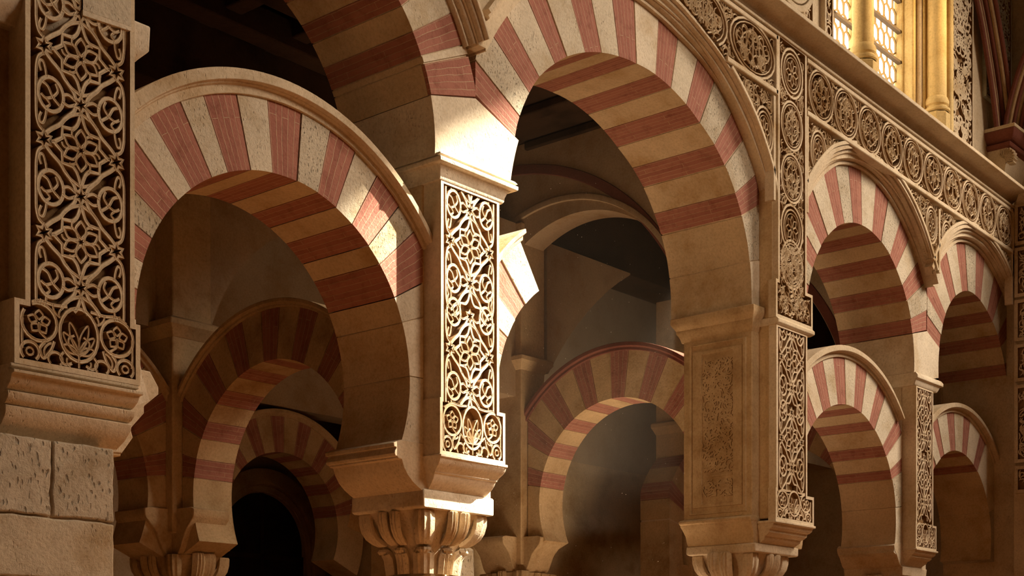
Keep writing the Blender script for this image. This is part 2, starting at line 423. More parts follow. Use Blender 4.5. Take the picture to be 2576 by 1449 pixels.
def curls(inside, x0, x1, z0, z1, sp, ln, seed, mirror=None):
    rg = random.Random(seed); out = []
    z = z0; row = 0
    while z < z1:
        x = x0 + (sp / 2 if row % 2 else 0)
        while x < x1:
            px, pz = x + rg.uniform(-.3, .3) * sp, z + rg.uniform(-.3, .3) * sp
            if inside((px, pz)):
                h = rg.uniform(0, 6.28); tw = rg.choice((-1, 1)) * rg.uniform(10, 24); L = ln * rg.uniform(.7, 1.3)
                pts = [(px, pz)]; n = 9
                for i in range(n):
                    h += tw * (0.6 + i * .09) * L / n
                    pts.append((pts[-1][0] + math.cos(h) * L / n, pts[-1][1] + math.sin(h) * L / n))
                for c in clip_line(pts, inside):
                    if len(c) > 3: out.append((c, None, False))
            x += sp
        z += sp * .85; row += 1
    if mirror is not None:
        out = [o for o in out if o[0][0][0] >= mirror]
        out += [([(2 * mirror - x, z) for x, z in c], w, cl) for c, w, cl in out]
    return out
def tracery(name, parent, mat, items, inside, f, b, mp, w0=.02, sc=1.0, org=(0, 0), closed_clip=True):
    m = MB(); sx_, sz_ = sc if isinstance(sc, tuple) else (sc, sc)
    for pts, w, cl in items:
        P = [(org[0] + x * sx_, org[1] + z * sz_) for x, z in pts]
        ww = (w * sx_) if w else w0
        if cl and all(inside(p) for p in P): ribbon(m, P, ww, f, b, mp, True)
        else:
            if cl: P = P + [P[0]]
            for c in clip_line(P, inside): ribbon(m, c, ww, f, b, mp, taper=(w is None))
    if not m.v: return None
    return m.build(name, mat, parent, angle=50, recalc=False, mat2='brown_ground')
def frame_bars(name, parent, mat, segs, f, b, mp, w):
    m = MB()
    for a, c in segs: ribbon(m, [a, c], w, f, b, mp, groove=0)
    return m.build(name, mat, parent, angle=25)
# ------------------------------------------------------------------ the setting: floor, walls, ceilings
def sbox(name, mat, *b, bevel=0):
    m = MB(); m.box(*b); return struct(m.build(name, mat, None, bevel=bevel))
sbox('floor', 'paving', -14, 36, -12.5, 11, -0.2, 0.0)
sbox('ceiling_aisle', 'dark_wood', -9, 16, 1.0, 11, 8.8, 9.0)
sbox('wall_back', 'plaster', -9, 16, 10.5, 10.9, 0, 8.8)
sbox('wall_left', 'plaster', -9.3, -9, 1.0, 10.9, 0, 9)
sbox('wall_right', 'plaster', 15.6, 16, 1.0, 10.9, 0, 9)
# unseen opposite wall of the nave, its openings shaped to cut the sun patches
def wall_front():
    Y = -10.4; t = (Y - 0.1) / SUN_DIR.y
    hole = [(-0.12, 1.2), (2.1, 1.2), (2.1, 6.75), (1.02, 6.62), (0.0, 5.98), (-0.6, 5.55), (-0.95, 5.15), (-0.95, 4.9), (-0.5, 4.5), (-0.28, 3.9), (-0.14, 3.4)]
    tf = Y / SUN_DIR.y                     # second opening, added for warm bounce off a sun patch on the unseen floor
    H2 = []
    for fx, fy in ((-2.3, -4.6), (0.4, -4.6), (0.4, -1.7), (-2.3, -1.7)):
        k = (Y - fy) / SUN_DIR.y; H2.append((fx + SUN_DIR.x * k, SUN_DIR.z * k))
    H = [(a + SUN_DIR.x * t, z + SUN_DIR.z * t) for a, z in hole]
    bm = bmesh.new()
    out = [(-14, 0), (60, 0), (60, 42), (-14, 42)]
    vo = [bm.verts.new((x, Y, z)) for x, z in out]; vi = [bm.verts.new((x, Y, z)) for x, z in H]; v2 = [bm.verts.new((x, Y, z)) for x, z in H2]
    es = [bm.edges.new((l[i], l[(i + 1) % len(l)])) for l in (vo, vi, v2) for i in range(len(l))]
    bmesh.ops.triangle_fill(bm, use_beauty=True, edges=es)
    me = bpy.data.meshes.new('wall_front'); bm.to_mesh(me); bm.free(); me.materials.append(MATS['ochre_stone'])
    o = bpy.data.objects.new('wall_front', me); COL.objects.link(o); struct(o)
    s = o.modifiers.new('thickness', 'SOLIDIFY'); s.thickness = 0.12; s.offset = 0
wall_front()
sbox('wall_west', 'ochre_stone', -14, -13.6, -10.3, 1.0, 0, 16)  # unseen wall, added to keep west light out and bounce ochre
TILT = lambda a: -0.0255 * (a - 5.8)                     # the old wall has settled towards its far end
# wall above the upper arches, carrying the carved spandrels
ZT = lambda a: 8.72 + TILT(a)
for nm, c, r, p0, p1, a0, a1 in (('wall_arcade_west', (-1.55, 6.03), 2.12, 140, 26, -4.6, 0.44),
                                 ('wall_arcade_middle', (2.97, 5.60), [(30, 2.64), (85, 2.70), (136, 2.83), (150, 2.85)], 152, 31, 0.44, 5.6),
                                 ('wall_arcade_east', (7.74, 5.76), [(32, 2.12), (130, 2.25)], 143, 31, 5.6, 9.6),
                                 ('wall_arcade_end', (11.21, 5.83), [(50, 1.85), (130, 2.1)], 141, 50, 9.6, 13.2)):
    struct(wall_over(nm, 'stucco', PLY, c[0], c[1], r, p0, p1, a0, a1, ZT, -0.12, 1.0))
CE = (-4.6, 12.2)
# cornice between frieze and windows
def cornice():
    prof = [(-0.05, 0.0), (-0.25, 0.0), (-0.25, 0.03), (-0.19, 0.035), (-0.185, 0.07), (-0.205, 0.105), (-0.26, 0.135), (-0.30, 0.145), (-0.43, 0.15), (-0.47, 0.16), (-0.47, 0.205), (0.3, 0.24), (0.3, 0.0)]
    m = MB(); P = []
    for i in range(18):
        a = CE[0] + (CE[1] - CE[0]) * i / 17
        P.append([(a, y, 8.68 + TILT(a) + z) for y, z in prof + prof[:1]])
    m.grid(P)
    for row in (P[0], P[-1]): m.add(row[:-1], [tuple(range(len(prof)))])
    return m.build('trim_1', 'pale_stone', None, bevel=0.006, angle=25)
struct(cornice())
# clerestory wall with its window opening
WF, WB = 0.15, 0.75
def ground(name, parent, P, mat='brown_ground'):
    m = MB(); m.add(P, [tuple(range(len(P)))]); return m.build(name, mat, parent, smooth=False)
for b in ((-4.6, 7.12, WF, WB, 8.7, 14), (9.78, 13.4, WF, WB, 8.5, 14), (7.12, 9.78, WF, WB, 8.5, 9.05), (7.12, 9.78, WF, WB, 12.6, 14)):
    sbox('wall_clerestory', 'pale_stone', *b)
sbox('wall_end', 'pale_stone', 12.95, 13.4, -3.2, 1.0, 0, 14)

# ------------------------------------------------------------------ windows
def window(name, x0, x1, z0, z1, y):
    o = struct(box_obj(name, 'yellow_lit_stone', None, x0 - 0.03, x1 + 0.03, y + 0.05, y + 0.09, z0 - 0.05, z0))
    pn = MB(); pn.quad((x0, y + .08, z0), (x1, y + .08, z0), (x1, y + .08, z1), (x0, y + .08, z1)); pn.build('pane', 'lit_glass', o)
    m = MB(); mp = PLY
    w = (x1 - x0) / 7; h = w * 1.5
    inside = lambda p: x0 <= p[0] <= x1 and z0 <= p[1] <= z1
    r = 0
    z = z0 - h
    while z < z1 + h:
        x = x0 - w + (w / 2 if r % 2 else 0)
        while x < x1 + w:
            L = cr([(x, z), (x + w * .06, z + h * .32), (x + w * .5, z + h * .5), (x + w * .94, z + h * .32), (x + w, z)], 3)
            for c in clip_line(L, inside): ribbon(m, c, 0.016, y + 0.05, y + 0.075, mp, groove=0)
            for c in clip_line([(x, z - h * .24), (x, z - .12 * h), (x, z)], inside): ribbon(m, c, 0.016, y + 0.05, y + 0.075, mp, groove=0)
            x += w
        z += h * .74; r += 1
    m.build('lead_lattice', 'lead', o, recalc=False)
    b = MB(); z = z0 + 0.25
    while z < z1: b.box(x0, x1, y - 0.03, y + 0.03, z - 0.018, z + 0.018); z += 0.42
    b.build('window_bar', 'iron', o)
window('window_1', 7.10, 8.33, 8.95, 12.6, 0.42)
window('window_2', 8.62, 9.86, 8.95, 12.6, 0.42)
struct(box_obj('window_mullion', 'yellow_lit_stone', None, 8.32, 8.63, 0.30, 0.6, 8.8, 12.7, bevel=0.05))
def jamb_moulding(name, x, lab):
    pass
def colonnette(x, y, r, zb, zt, label):
    t = thing('colonnette', label, 'column', 'shafts framing the high windows')
    m = MB(); m.lathe([(r, zb), (r * .98, zt)], (x, y), 28); m.build('shaft', 'yellow_lit_stone', t)
    m = MB(); m.lathe([(r * 1.0, zb + .14), (r * 1.12, zb + .12), (r * 1.25, zb + .075), (r * 1.22, zb + .03), (r * 1.06, zb + .01), (r * 1.06, zb - .01), (r * 1.35, zb - .03), (r * 1.35, zb - .06), (r * 1.2, zb - .075)], (x, y), 28); m.build('base', 'yellow_lit_stone', t)
    m = MB()
    n = 8; P = []
    for i in range(n):
        a = 2 * math.pi * (i + .5) / n
        P.append([(x + q * math.cos(a), y + q * math.sin(a), z) for q, z in ((r * 1.1, zb - .07), (r * 1.35, zb - .10), (r * 1.35, 8.75))])
    m.grid(P, True); m.build('plinth', 'yellow_lit_stone', t, angle=20)
colonnette(7.83, 0.05, 0.135, 9.40, 12.6, 'round yellow-lit shaft between the two leaded windows')
colonnette(9.98, 0.02, 0.135, 9.40, 12.6, 'round yellow-lit shaft right of the wider leaded window')
jt = thing('window_jamb', 'stepped yellow-lit stone jamb beside the wider leaded window', 'jamb')
for x0, x1, y0 in ((9.68, 9.76, 0.36), (9.70, 9.84, 0.22), (9.82, 10.04, 0.12)):
    box_obj('jamb_step', 'yellow_lit_stone', jt, x0, x1, y0, 0.6, 8.6, 12.7, bevel=0.03)
for x0, x1, y0 in ((10.22, 10.34, 0.02), (10.34, 10.48, -0.03)):
    box_obj('jamb_roll', 'yellow_lit_stone', jt, x0, x1, y0, 0.3, 8.5, 12.7, bevel=0.04)

# ------------------------------------------------------------------ carved piers
def weld(m):
    key = {}; new = []; mp_ = []
    for v in m.v:
        k = tuple(round(c, 5) for c in v)
        if k not in key: key[k] = len(new); new.append(v)
        mp_.append(key[k])
    m.v = new; m.f = [[mp_[i] for i in f] for f in m.f]
def shaft_prism(m, poly, d0, d1, mp=PLY):
    n = len(poly)
    m.add([mp(a, d0, z) for a, z in poly] + [mp(a, d1, z) for a, z in poly],
          [tuple(range(n)), tuple(range(2 * n - 1, n - 1, -1))] + [(i, (i + 1) % n, n + (i + 1) % n, n + i) for i in range(n)])
def inset(poly, k):
    """inset an axis-aligned polygon by k"""
    out = []; n = len(poly)
    A = sum(poly[i][0] * poly[(i + 1) % n][1] - poly[(i + 1) % n][0] * poly[i][1] for i in range(n))
    s = 1 if A > 0 else -1
    for i in range(n):
        p, q, r = poly[i - 1], poly[i], poly[(i + 1) % n]
        def nrm(u, v):
            l = math.hypot(v[0] - u[0], v[1] - u[1]); return (-(v[1] - u[1]) / l * s, (v[0] - u[0]) / l * s)
        n1, n2 = nrm(p, q), nrm(q, r)
        out.append((q[0] + (n1[0] + n2[0]) * k, q[1] + (n1[1] + n2[1]) * k))
    return out
def inpoly(poly):
    def f(p):
        x, y = p; c = False; n = len(poly)
        for i in range(n):
            (x0, y0), (x1, y1) = poly[i], poly[i - 1]
            if (y0 > y) != (y1 > y) and x < (x1 - x0) * (y - y0) / (y1 - y0) + x0: c = not c
        return c
    return f
def carved_panel(parent, name, poly, yf, yb, items, sc, orgs, fw=.045, depth=.055, mp=PLY, mat='stucco', w0=.018, extra=()):
    sg = 1 if yb > yf else -1
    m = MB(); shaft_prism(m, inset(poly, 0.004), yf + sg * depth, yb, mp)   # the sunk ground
    p = m.build(name, 'brown_ground', parent)
    m = MB(); fr = inset(poly, fw * .5); L = []
    n = len(fr)
    out, inn = poly, inset(poly, fw)
    d0, d1 = yf, yf + sg * (depth + .01)
    for i in range(n):
        j = (i + 1) % n
        m.quad(mp(out[i][0], d0, out[i][1]), mp(out[j][0], d0, out[j][1]), mp(inn[j][0], d0, inn[j][1]), mp(inn[i][0], d0, inn[i][1]))
        m.mi[len(m.f)] = 1; m.quad(mp(inn[i][0], d0, inn[i][1]), mp(inn[j][0], d0, inn[j][1]), mp(inn[j][0], d1, inn[j][1]), mp(inn[i][0], d1, inn[i][1]))
        m.quad(mp(out[i][0], d0, out[i][1]), mp(out[i][0], yb, out[i][1]), mp(out[j][0], yb, out[j][1]), mp(out[j][0], d0, out[j][1]))
    m.build('panel_frame', mat, p, angle=25, mat2='brown_ground')
    ins = inpoly(inset(poly, fw + .003))
    for its, s_, o_, *lim in items:
        lo, hi = lim[0] if lim else (-99, 99)
        ins_ = lambda q, lo=lo, hi=hi: lo < q[1] < hi and ins(q)
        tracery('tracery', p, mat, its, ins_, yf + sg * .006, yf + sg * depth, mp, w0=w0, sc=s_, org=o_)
    return p
def lattice(nodes, k=1.35):            # nodes: list of (z, dirs) in unit coordinates
    out = []
    for z, d in nodes: out += [(a, w * k, c) for a, w, c in cell(z, d)]
    return out
def capital(root, cx, cy, hx, zt, zb, mat='pale_stone', full=True):
    """two rows of plain curled leaves on a squared bell under an abacus"""
    H = zt - zb
    rr = lambda a, k: k * (1 / max(abs(math.cos(a)), abs(math.sin(a)))) ** 0.55
    m = MB(); P = []; n = 32
    prof = [(0.50, 0.0), (0.53, .04), (0.53, .07), (0.47, .10), (0.47, .3), (0.56, .50), (0.64, .62), (0.72, .78), (0.84, .93), (0.90, 1.0)]
    for i in range(n):
        a = 2 * math.pi * i / n
        P.append([(cx + rr(a, hx * r) * math.cos(a), cy + rr(a, hx * r) * math.sin(a), zb + H * z) for r, z in prof])
    m.grid(P, True); bell = m.build('capital', mat, root)
    def leaf(a, half, ptsr, name):
        m = MB(); P = []; cols = 9
        for j in range(cols):
            t = -1 + 2 * j / (cols - 1)
            aa = a + half * t
            row = []
            for r, z, wd in ptsr:
                ab = a + half * t * wd
                k = rr(ab, hx * r) * (1 - 0.05 * t * t) + (0.018 if j in (2, 4, 6) else 0)
                row.append((cx + k * math.cos(ab), cy + k * math.sin(ab), zb + H * z))
            P.append(row)
        m.grid(P)
        o = m.build(name, mat, bell, angle=60)
        s = o.modifiers.new('thickness', 'SOLIDIFY'); s.thickness = 0.045; s.offset = -1
        b = o.modifiers.new('bevel', 'BEVEL'); b.width = 0.01; b.segments = 2; b.limit_method = 'ANGLE'
    for q in range(4):
        base = q * math.pi / 2
        for da, half in ((math.pi / 4, .19), (0.16, .13), (-0.16, .13), (0.5, .12), (-0.5, .12)) if False else ((math.pi / 4, .20), (0.17, .135), (-0.17, .135)):
            leaf(base + da, half, [(.66, .52, 1), (.76, .56, 1), (.86, .63, 1), (.93, .73, 1), (.965, .85, 1), (.97, .97, .95), (.95, 1.0, .9)], 'upper_leaf')
        for da in (0.0, math.pi / 4):
            leaf(base + da, .24, [(.47, .12, 1), (.49, .25, 1), (.51, .36, 1), (.57, .45, .95), (.65, .49, .85), (.68, .45, .75), (.65, .41, .6)], 'lower_leaf')
    m = MB(); m.lathe([(hx * .56, zb + H * .02), (hx * .64, zb), (hx * .66, zb - .03), (hx * .60, zb - .06), (hx * .54, zb - .07)], (cx, cy), 32); m.build('astragal', mat, root)
def column(label, cx, cy, hx, zt, zb, r):
    t = thing('column', label, 'column')
    capital(t, cx, cy, hx, zt, zb)
    m = MB(); m.lathe([(r * .96, zb - .06), (r, zb * .5), (r, 0.35)], (cx, cy), 40); m.build('shaft', 'smooth_ashlar', t)
    m = MB(); m.lathe([(r, .36), (r * 1.25, .33), (r * 1.3, .27), (r * 1.15, .22), (r * 1.4, .17), (r * 1.45, .08), (r * 1.4, 0.0)], (cx, cy), 40); m.build('base', 'pale_stone', t)
    return t
def corbel(m, x0, x1, yf, yb, zt, zb, steps, l=True, r=True):
    """ogee corbel: steps are (fraction of height from top, setback 0..1)"""
    dep = yb - yf
    L = []
    for f, k in reversed(steps):
        L.append((x0 + (k * dep * .32 if l else 0), x1 - (k * dep * .32 if r else 0), yf + k * dep, yb + .02, zt - f * (zt - zb)))
    m.rects(L)
OGEE = [(0, 0), (.08, 0), (.10, .06), (.2, .10), (.3, .2), (.40, .36), (.47, .44), (.50, .44), (.52, .5), (.62, .55), (.75, .66), (.88, .84), (1.0, 1.0)]
STEP3 = [(0, 0), (.10, 0), (.12, .12), (.25, .16), (.33, .26), (.36, .36), (.48, .38), (.58, .5), (.62, .62), (.74, .66), (.9, .9), (1, 1)]

# --- left pier: carved pilaster on squared ashlar
t = thing('carved_pier', 'nearest carved pilaster at the left edge, standing on rough ashlar', 'pier')
box_obj('core', 'ochre_stone', t, -4.75, -2.97, 0.2, 1.02, 3.1, 9.0)
poly = [(-3.81, 3.56 + .41), (-3.81, 7.2), (-3.0, 7.2), (-3.0, 3.56 + .41), (-2.955, 3.56 + .41), (-2.955, 3.56), (-3.885, 3.56), (-3.885, 3.56 + .41)]
carved_panel(t, 'carved_panel', poly, 0.0, 0.2,
    [(lattice([(0, (1, -1)), (PER, (1, -1)), (2 * PER, (1, -1)), (3 * PER, (1, -1)), (4 * PER, (1, -1)), (5 * PER, (1, -1))]), (.70, .655), (-3.405, 4.13), (3.96, 99)),
     ([q for q in base_motif(.52)], (.86, .80), (-3.42, 3.585), (0, 4.0))], None, None, fw=.036, depth=.09)
m = MB(); corbel(m, -3.91, -2.955, -.02, .2, 3.56, 3.12, [(0, .1), (.05, .1), (.06, .22), (.09, .22), (.10, -.06), (.15, -.06), (.16, .06), (.26, .14), (.34, .3), (.37, .42), (.385, .24), (.47, .26), (.54, .38), (.57, .5), (.585, .36), (.70, .40), (.84, .62), (.96, .9), (1, .9)], l=False); m.build('corbel', 'pale_stone', t, bevel=.006)
m = MB(); m.rects([(-4.75, -2.97, .19, 1.02, 3.12), (-4.75, -2.88, .19, 1.02, 3.24), (-4.75, -2.90, .19, 1.02, 3.30), (-4.75, -2.79, .19, 1.02, 3.42), (-4.75, -2.79, .19, 1.02, 3.47), (-4.75, -2.67, .19, 1.02, 3.57), (-4.75, -2.67, .19, 1.02, 3.62), (-4.75, -2.74, .19, 1.02, 3.72)])
m.build('impost', 'pale_stone', t, bevel=.008)
m = MB(); m.rects([(-4.75, -2.96, .12, 1.1, 5.72), (-4.75, -2.95, .10, 1.1, 5.76), (-4.75, -2.92, .06, 1.12, 5.80), (-4.75, -2.86, .03, 1.14, 5.86), (-4.75, -2.85, .03, 1.14, 6.03), (-4.75, -2.98, .05, 1.1, 6.04)])
m.build('upper_impost', 'white_stone', t, bevel=.012)
box_obj('spring_block', 'white_stone', t, -4.75, -3.03, 0.02, 1.08, 6.0, 8.0)
ap = thing('ashlar_pier', 'squared pier of porous ashlar blocks at bottom left', 'pier')
zc = [0, .55, 1.1, 1.66, 2.22, 2.62, 3.12]
for i in range(6):
    cut = (-3.60 if i == 5 else (-3.72 if i == 3 else None))
    mat = ('porous_stone' if i in (3, 5) else 'smooth_ashlar')
    xs = [(-4.7, -3.13)] if not cut else [(-4.7, cut), (cut, -3.13)]
    for k, (x0, x1) in enumerate(xs):
        box_obj('ashlar_block', 'porous_stone' if (i == 5 or mat == 'porous_stone') else mat, ap, x0 + .006, x1 - .006 - rnd.uniform(0, .012), 0.03, 1.0, zc[i] + .007, zc[i + 1] - .007, bevel=0.012, rough=(.010, 9, .06))
box_obj('mortar_bed', 'mortar', ap, -4.69, -3.16, 0.06, 0.98, 0, 3.11)

# --- central pier
t = thing('carved_pier', 'sunlit carved pilaster in the middle between the two great arches', 'pier')
box_obj('core', 'ochre_stone', t, -0.01, 0.86, 0.2, 1.02, 3.17, 5.75)
fz = 3.455 + .475
poly = [(0.012, fz), (0.012, 5.76), (.757, 5.76), (.757, fz - .02), (.838, fz - .02), (.838, 3.455), (0.0, 3.455), (0.0, fz)]
carved_panel(t, 'carved_panel', poly, 0.0, 0.215,
    [(lattice([(0, (1, -1)), (PER, (-1,)), (PER + .41, (1, -1)), (2 * PER + .41, (1, -1))]), (.655, .69), (.385, 4.05), (3.90, 99)),
     (base_motif(.55), (.77, .80), (.42, 3.48), (0, 3.935))], None, None, fw=.032, depth=.075)
m = MB(); corbel(m, -.01, .85, -.02, .2, 3.455, 3.17, OGEE, l=True); m.build('corbel', 'white_stone', t, bevel=.006)
m = MB(); m.rects([(-o_, .86, .19, 1.03, z) for o_, z in [(0.01,3.16),(0.03,3.17),(0.07,3.19),(0.13,3.225),(0.19,3.275),(0.235,3.335),(0.255,3.385),(0.262,3.4),(0.3,3.402),(0.31,3.415),(0.312,3.418),(0.335,3.42),(0.345,3.44),(0.338,3.465),(0.325,3.48),(0.325,3.492),(0.352,3.494),(0.355,3.525),(0.27,3.56)]])
m.build('impost', 'pale_stone', t, bevel=.006)
m = MB(); m.rects([(-.0, .87, .17, 1.04, 3.02), (-.02, .88, .17, 1.05, 3.035), (-.02, .88, .17, 1.05, 3.165), (-.01, .87, .18, 1.04, 3.18)])
m.build('abacus', 'white_stone', t, bevel=.008)
def spring_block(t, cl, rl, pl, cr_, rr_, pr, xm, zm, zb, mat='white_stone'):
    L = [(cl[0] + rl * math.cos(R(a)), cl[1] + rl * math.sin(R(a))) for a in [pl[0] + (pl[1] - pl[0]) * i / 6 for i in range(7)]]
    Q = [(cr_[0] + rr_ * math.cos(R(a)), cr_[1] + rr_ * math.sin(R(a))) for a in [pr[0] + (pr[1] - pr[0]) * i / 6 for i in range(7)]]
    LL = [(L[0][0], zb)] + L; QQ = [(Q[-1][0], zb)] + Q[::-1]; m = MB(); d0, d1 = -.006, 1.06
    for i in range(len(LL) - 1):
        a, b, c, e = LL[i], QQ[i], QQ[i + 1], LL[i + 1]
        m.quad(*[PLY(q[0], d0, q[1]) for q in (a, b, c, e)]); m.quad(*[PLY(q[0], d1, q[1]) for q in (e, c, b, a)])
        m.quad(PLY(a[0], d0, a[1]), PLY(e[0], d0, e[1]), PLY(e[0], d1, e[1]), PLY(a[0], d1, a[1]))
        m.quad(PLY(b[0], d0, b[1]), PLY(b[0], d1, b[1]), PLY(c[0], d1, c[1]), PLY(c[0], d0, c[1]))
    a, b, c = LL[-1], QQ[-1], (xm, zm)
    for d in (d0, d1): m.add([PLY(q[0], d, q[1]) for q in (a, b, c)], [(0, 1, 2)])
    for u, v in ((a, c), (c, b)): m.quad(PLY(u[0], d0, u[1]), PLY(v[0], d0, v[1]), PLY(v[0], d1, v[1]), PLY(u[0], d1, u[1]))
    a, b = LL[0], QQ[0]; m.quad(PLY(a[0], d0, a[1]), PLY(b[0], d0, b[1]), PLY(b[0], d1, b[1]), PLY(a[0], d1, a[1]))
    weld(m)
    return m.build('spring_block', mat, t, bevel=.008, angle=25)
spring_block(t, (-1.55, 6.03), 1.483, (-4, 15), (2.97, 5.60), 2.10, (158.6, 172), .44, 6.56, 5.93)
m = MB(); m.rects([(-.01, .80, -.0, 1.06, 5.745), (-.012, .81, -.012, 1.08, 5.765), (-.012, .82, -.012, 1.1, 5.80), (-.022, .84, -.022, 1.1, 5.84), (-.04, .87, -.04, 1.1, 5.868), (-.07, .92, -.07, 1.12, 5.875), (-.075, .93, -.075, 1.13, 5.885), (-.075, .93, -.075, 1.13, 5.915), (-.05, .91, -.05, 1.12, 5.92), (-.05, .91, -.05, 1.12, 5.93), (-.07, .93, -.07, 1.12, 5.935), (-.06, .90, -.06, 1.1, 5.955)])
m.build('upper_impost', 'white_stone', t, bevel=.006)
column('capital of curled leaves below the sunlit pilaster, on its shaft', 0.43, 0.61, .47, 3.02, 2.42, .25)
box_obj_ = thing('masonry_block', 'rough squared stone block standing behind the middle capital', 'stone')
box_obj('block', 'porous_stone', box_obj_, 1.28, 1.78, 1.2, 1.62, 0, 2.86, bevel=.03, rough=(.008, 8, .08))

# --- right pier: pilaster runs up to the cornice
t = thing('carved_pier', 'tall carved pilaster right of the great arch, reaching the cornice', 'pier')
box_obj('core', 'ochre_stone', t, 5.04, 6.2, 0.0, 0.90, 3.32, 5.62)
box_obj('pilaster_body', 'ochre_stone', t, 5.19, 5.86, -0.17, 0.02, 3.35, 8.70)
lf = 3.322 + .36
poly = [(5.175, lf), (5.175, 5.50), (5.875, 5.50), (5.875, lf - .03), (6.03, lf - .03), (6.03, 3.322), (5.16, 3.322), (5.16, lf)]
carved_panel(t, 'lower_panel', poly, -.23, -.135,
    [(lattice([(0, (1, -1)), (PER, (-1,)), (PER + .41, (1, -1)), (2 * PER + .41, (1, -1))]), (.60, .68), (5.53, 3.94), (3.66, 99)),
     (base_motif(.42), (.78, .80), (5.59, 3.35), (0, 3.70))], None, None, fw=.035, depth=.07)
m = MB(); m.rects([(5.17, 5.96, -.235, .0, 5.485), (5.165, 6.0, -.26, .0, 5.51), (5.165, 6.0, -.26, .0, 5.545), (5.17, 6.0, -.235, .0, 5.57)]); m.build('ledge', 'stucco', t, bevel=.006)
us = 5.57
poly = [(5.165, us), (5.165, us + .42), (5.215, us + .42), (5.215, 8.72), (5.86, 8.70), (5.86, us + .40), (6.0, us + .40), (6.0, us)]
def roundel(cx, cz, rx, rz, seed, dense=1.0):
    out = [(ell(cx, cz, rx, rz), .03, True), (ell(cx, cz, rx * .78, rz * .80), .022, True)]
    for p in petals(cx, cz, .02, rx * .55, rx * .13, 8): out.append(([(x, cz + (z - cz) * rz / rx) for x, z in p], .014, True))
    out.append((ell(cx, cz, rx * .64, rz * .64), .012, True))
    return out
def vine_roundel(cx, cz, rx, rz, seed):
    out = [(ell(cx, cz, rx, rz), .028, True), (ell(cx, cz, rx * .86, rz * .87), .016, True)]
    ins = lambda p: ((p[0] - cx) / (rx * .8)) ** 2 + ((p[1] - cz) / (rz * .82)) ** 2 < 1
    out += curls(ins, cx, cx + rx, cz - rz, cz + rz, min(.075, rx * .26), max(.2, rx * .9), seed, mirror=cx)
    out.append((cr([(cx, cz - rz * .8), (cx, cz), (cx, cz + rz * .8)]), .018, False))
    for s in (1, -1): out.append((cr([(cx, cz - rz * .7), (cx + s * rx * .5, cz - rz * .3), (cx + s * rx * .45, cz + rz * .25), (cx, cz + rz * .7)]), .02, False))
    return out
its = []
for k, cz in enumerate((8.37, 7.78, 7.19, 6.62, 6.22)):
    if k in (0, 3): its += roundel(5.5375, cz, .24, .27, k)
    else: its += vine_roundel(5.5375, cz, .24, .27, k)
big = inpoly(inset(poly, .05))
def outside_r(ctr): return lambda p: big(p) and all(((p[0] - x) / .245) ** 2 + ((p[1] - z) / .275) ** 2 > 1 for x, z in ctr)
its += curls(outside_r([(5.5375, z) for z in (8.37, 7.78, 7.19, 6.62)]), 5.18, 5.98, 5.6, 8.7, .05, .17, 5)
carved_panel(t, 'upper_panel', poly, -.23, -.135, [(its, 1.0, (0, 0))], None, None, fw=.035, depth=.08, w0=.016)
# carved panel on the jamb facing the opening (plane at right angles)
JX = PLX(5.04)
def jamb_panel():
    m = MB()
    y0, y1, z0, z1 = .09, .80, 3.44, 5.36
    for (a, b, k, dd) in ((.0, .035, 0, -.022), (.09, .12, 0, -.016)):
        P = [(y0 + a, z0 + a), (y1 - a, z0 + a), (y1 - a, z1 - a), (y0 + a, z1 - a)]
        ribbon(m, P, b, dd, .002, JX, closed=True)
    P = [(y0 + .16, z0 + .42), (y1 - .16, z0 + .42)]; ribbon(m, P, .02, -.012, .002, JX)
    return m.build('jamb_frame', 'ochre_stone', t, recalc=False)
jf = jamb_panel()
ins = lambda p: .24 < p[0] < .65 and (3.62 < p[1] < 3.82 or 3.9 < p[1] < 5.18)
tracery('faded_relief', jf, 'ochre_stone', curls(ins, .22, .66, 3.6, 5.2, .042, .17, 12), ins, -.012, .003, JX, w0=.02)
m = MB(); m.rects([(5.10, 6.2, .02, .88, 3.08), (5.09, 6.2, .01, .89, 3.12), (5.075, 6.2, .0, .90, 3.20), (5.04, 6.2, -.0, .92, 3.27), (5.015, 6.2, -.003, .93, 3.305), (5.01, 6.2, -.004, .93, 3.325), (4.99, 6.2, -.008, .93, 3.33), (4.985, 6.2, -.01, .94, 3.36), (5.005, 6.2, -.008, .93, 3.375), (5.035, 6.2, -.004, .9, 3.385)])
m.build('impost', 'ochre_stone', t, bevel=.006)
m = MB(); m.rects([(5.04, 6.2, -.0, .93, 5.42), (5.02, 6.2, -.015, .94, 5.47), (4.99, 6.2, -.04, .97, 5.52), (4.99, 6.2, -.04, .97, 5.55), (4.95, 6.2, -.07, 1.0, 5.60), (4.94, 6.2, -.08, 1.02, 5.63), (4.94, 6.2, -.08, 1.02, 5.69), (5.02, 6.2, -.005, 1.0, 5.71)])
m.build('upper_impost', 'ochre_stone', t, bevel=.006)
m = MB(); corbel(m, 5.14, 6.06, -.24, .02, 3.322, 3.06, STEP3); m.build('corbel', 'pale_stone', t, bevel=.006)
m = MB(); m.rects([(5.10, 6.06, .0, .88, 2.98), (5.09, 6.07, -.01, .9, 3.0), (5.09, 6.07, -.01, .9, 3.08)]); m.build('abacus', 'pale_stone', t, bevel=.01)
column('capital under the tall carved pilaster right of the great arch', 5.56, 0.46, .47, 2.98, 2.40, .25)

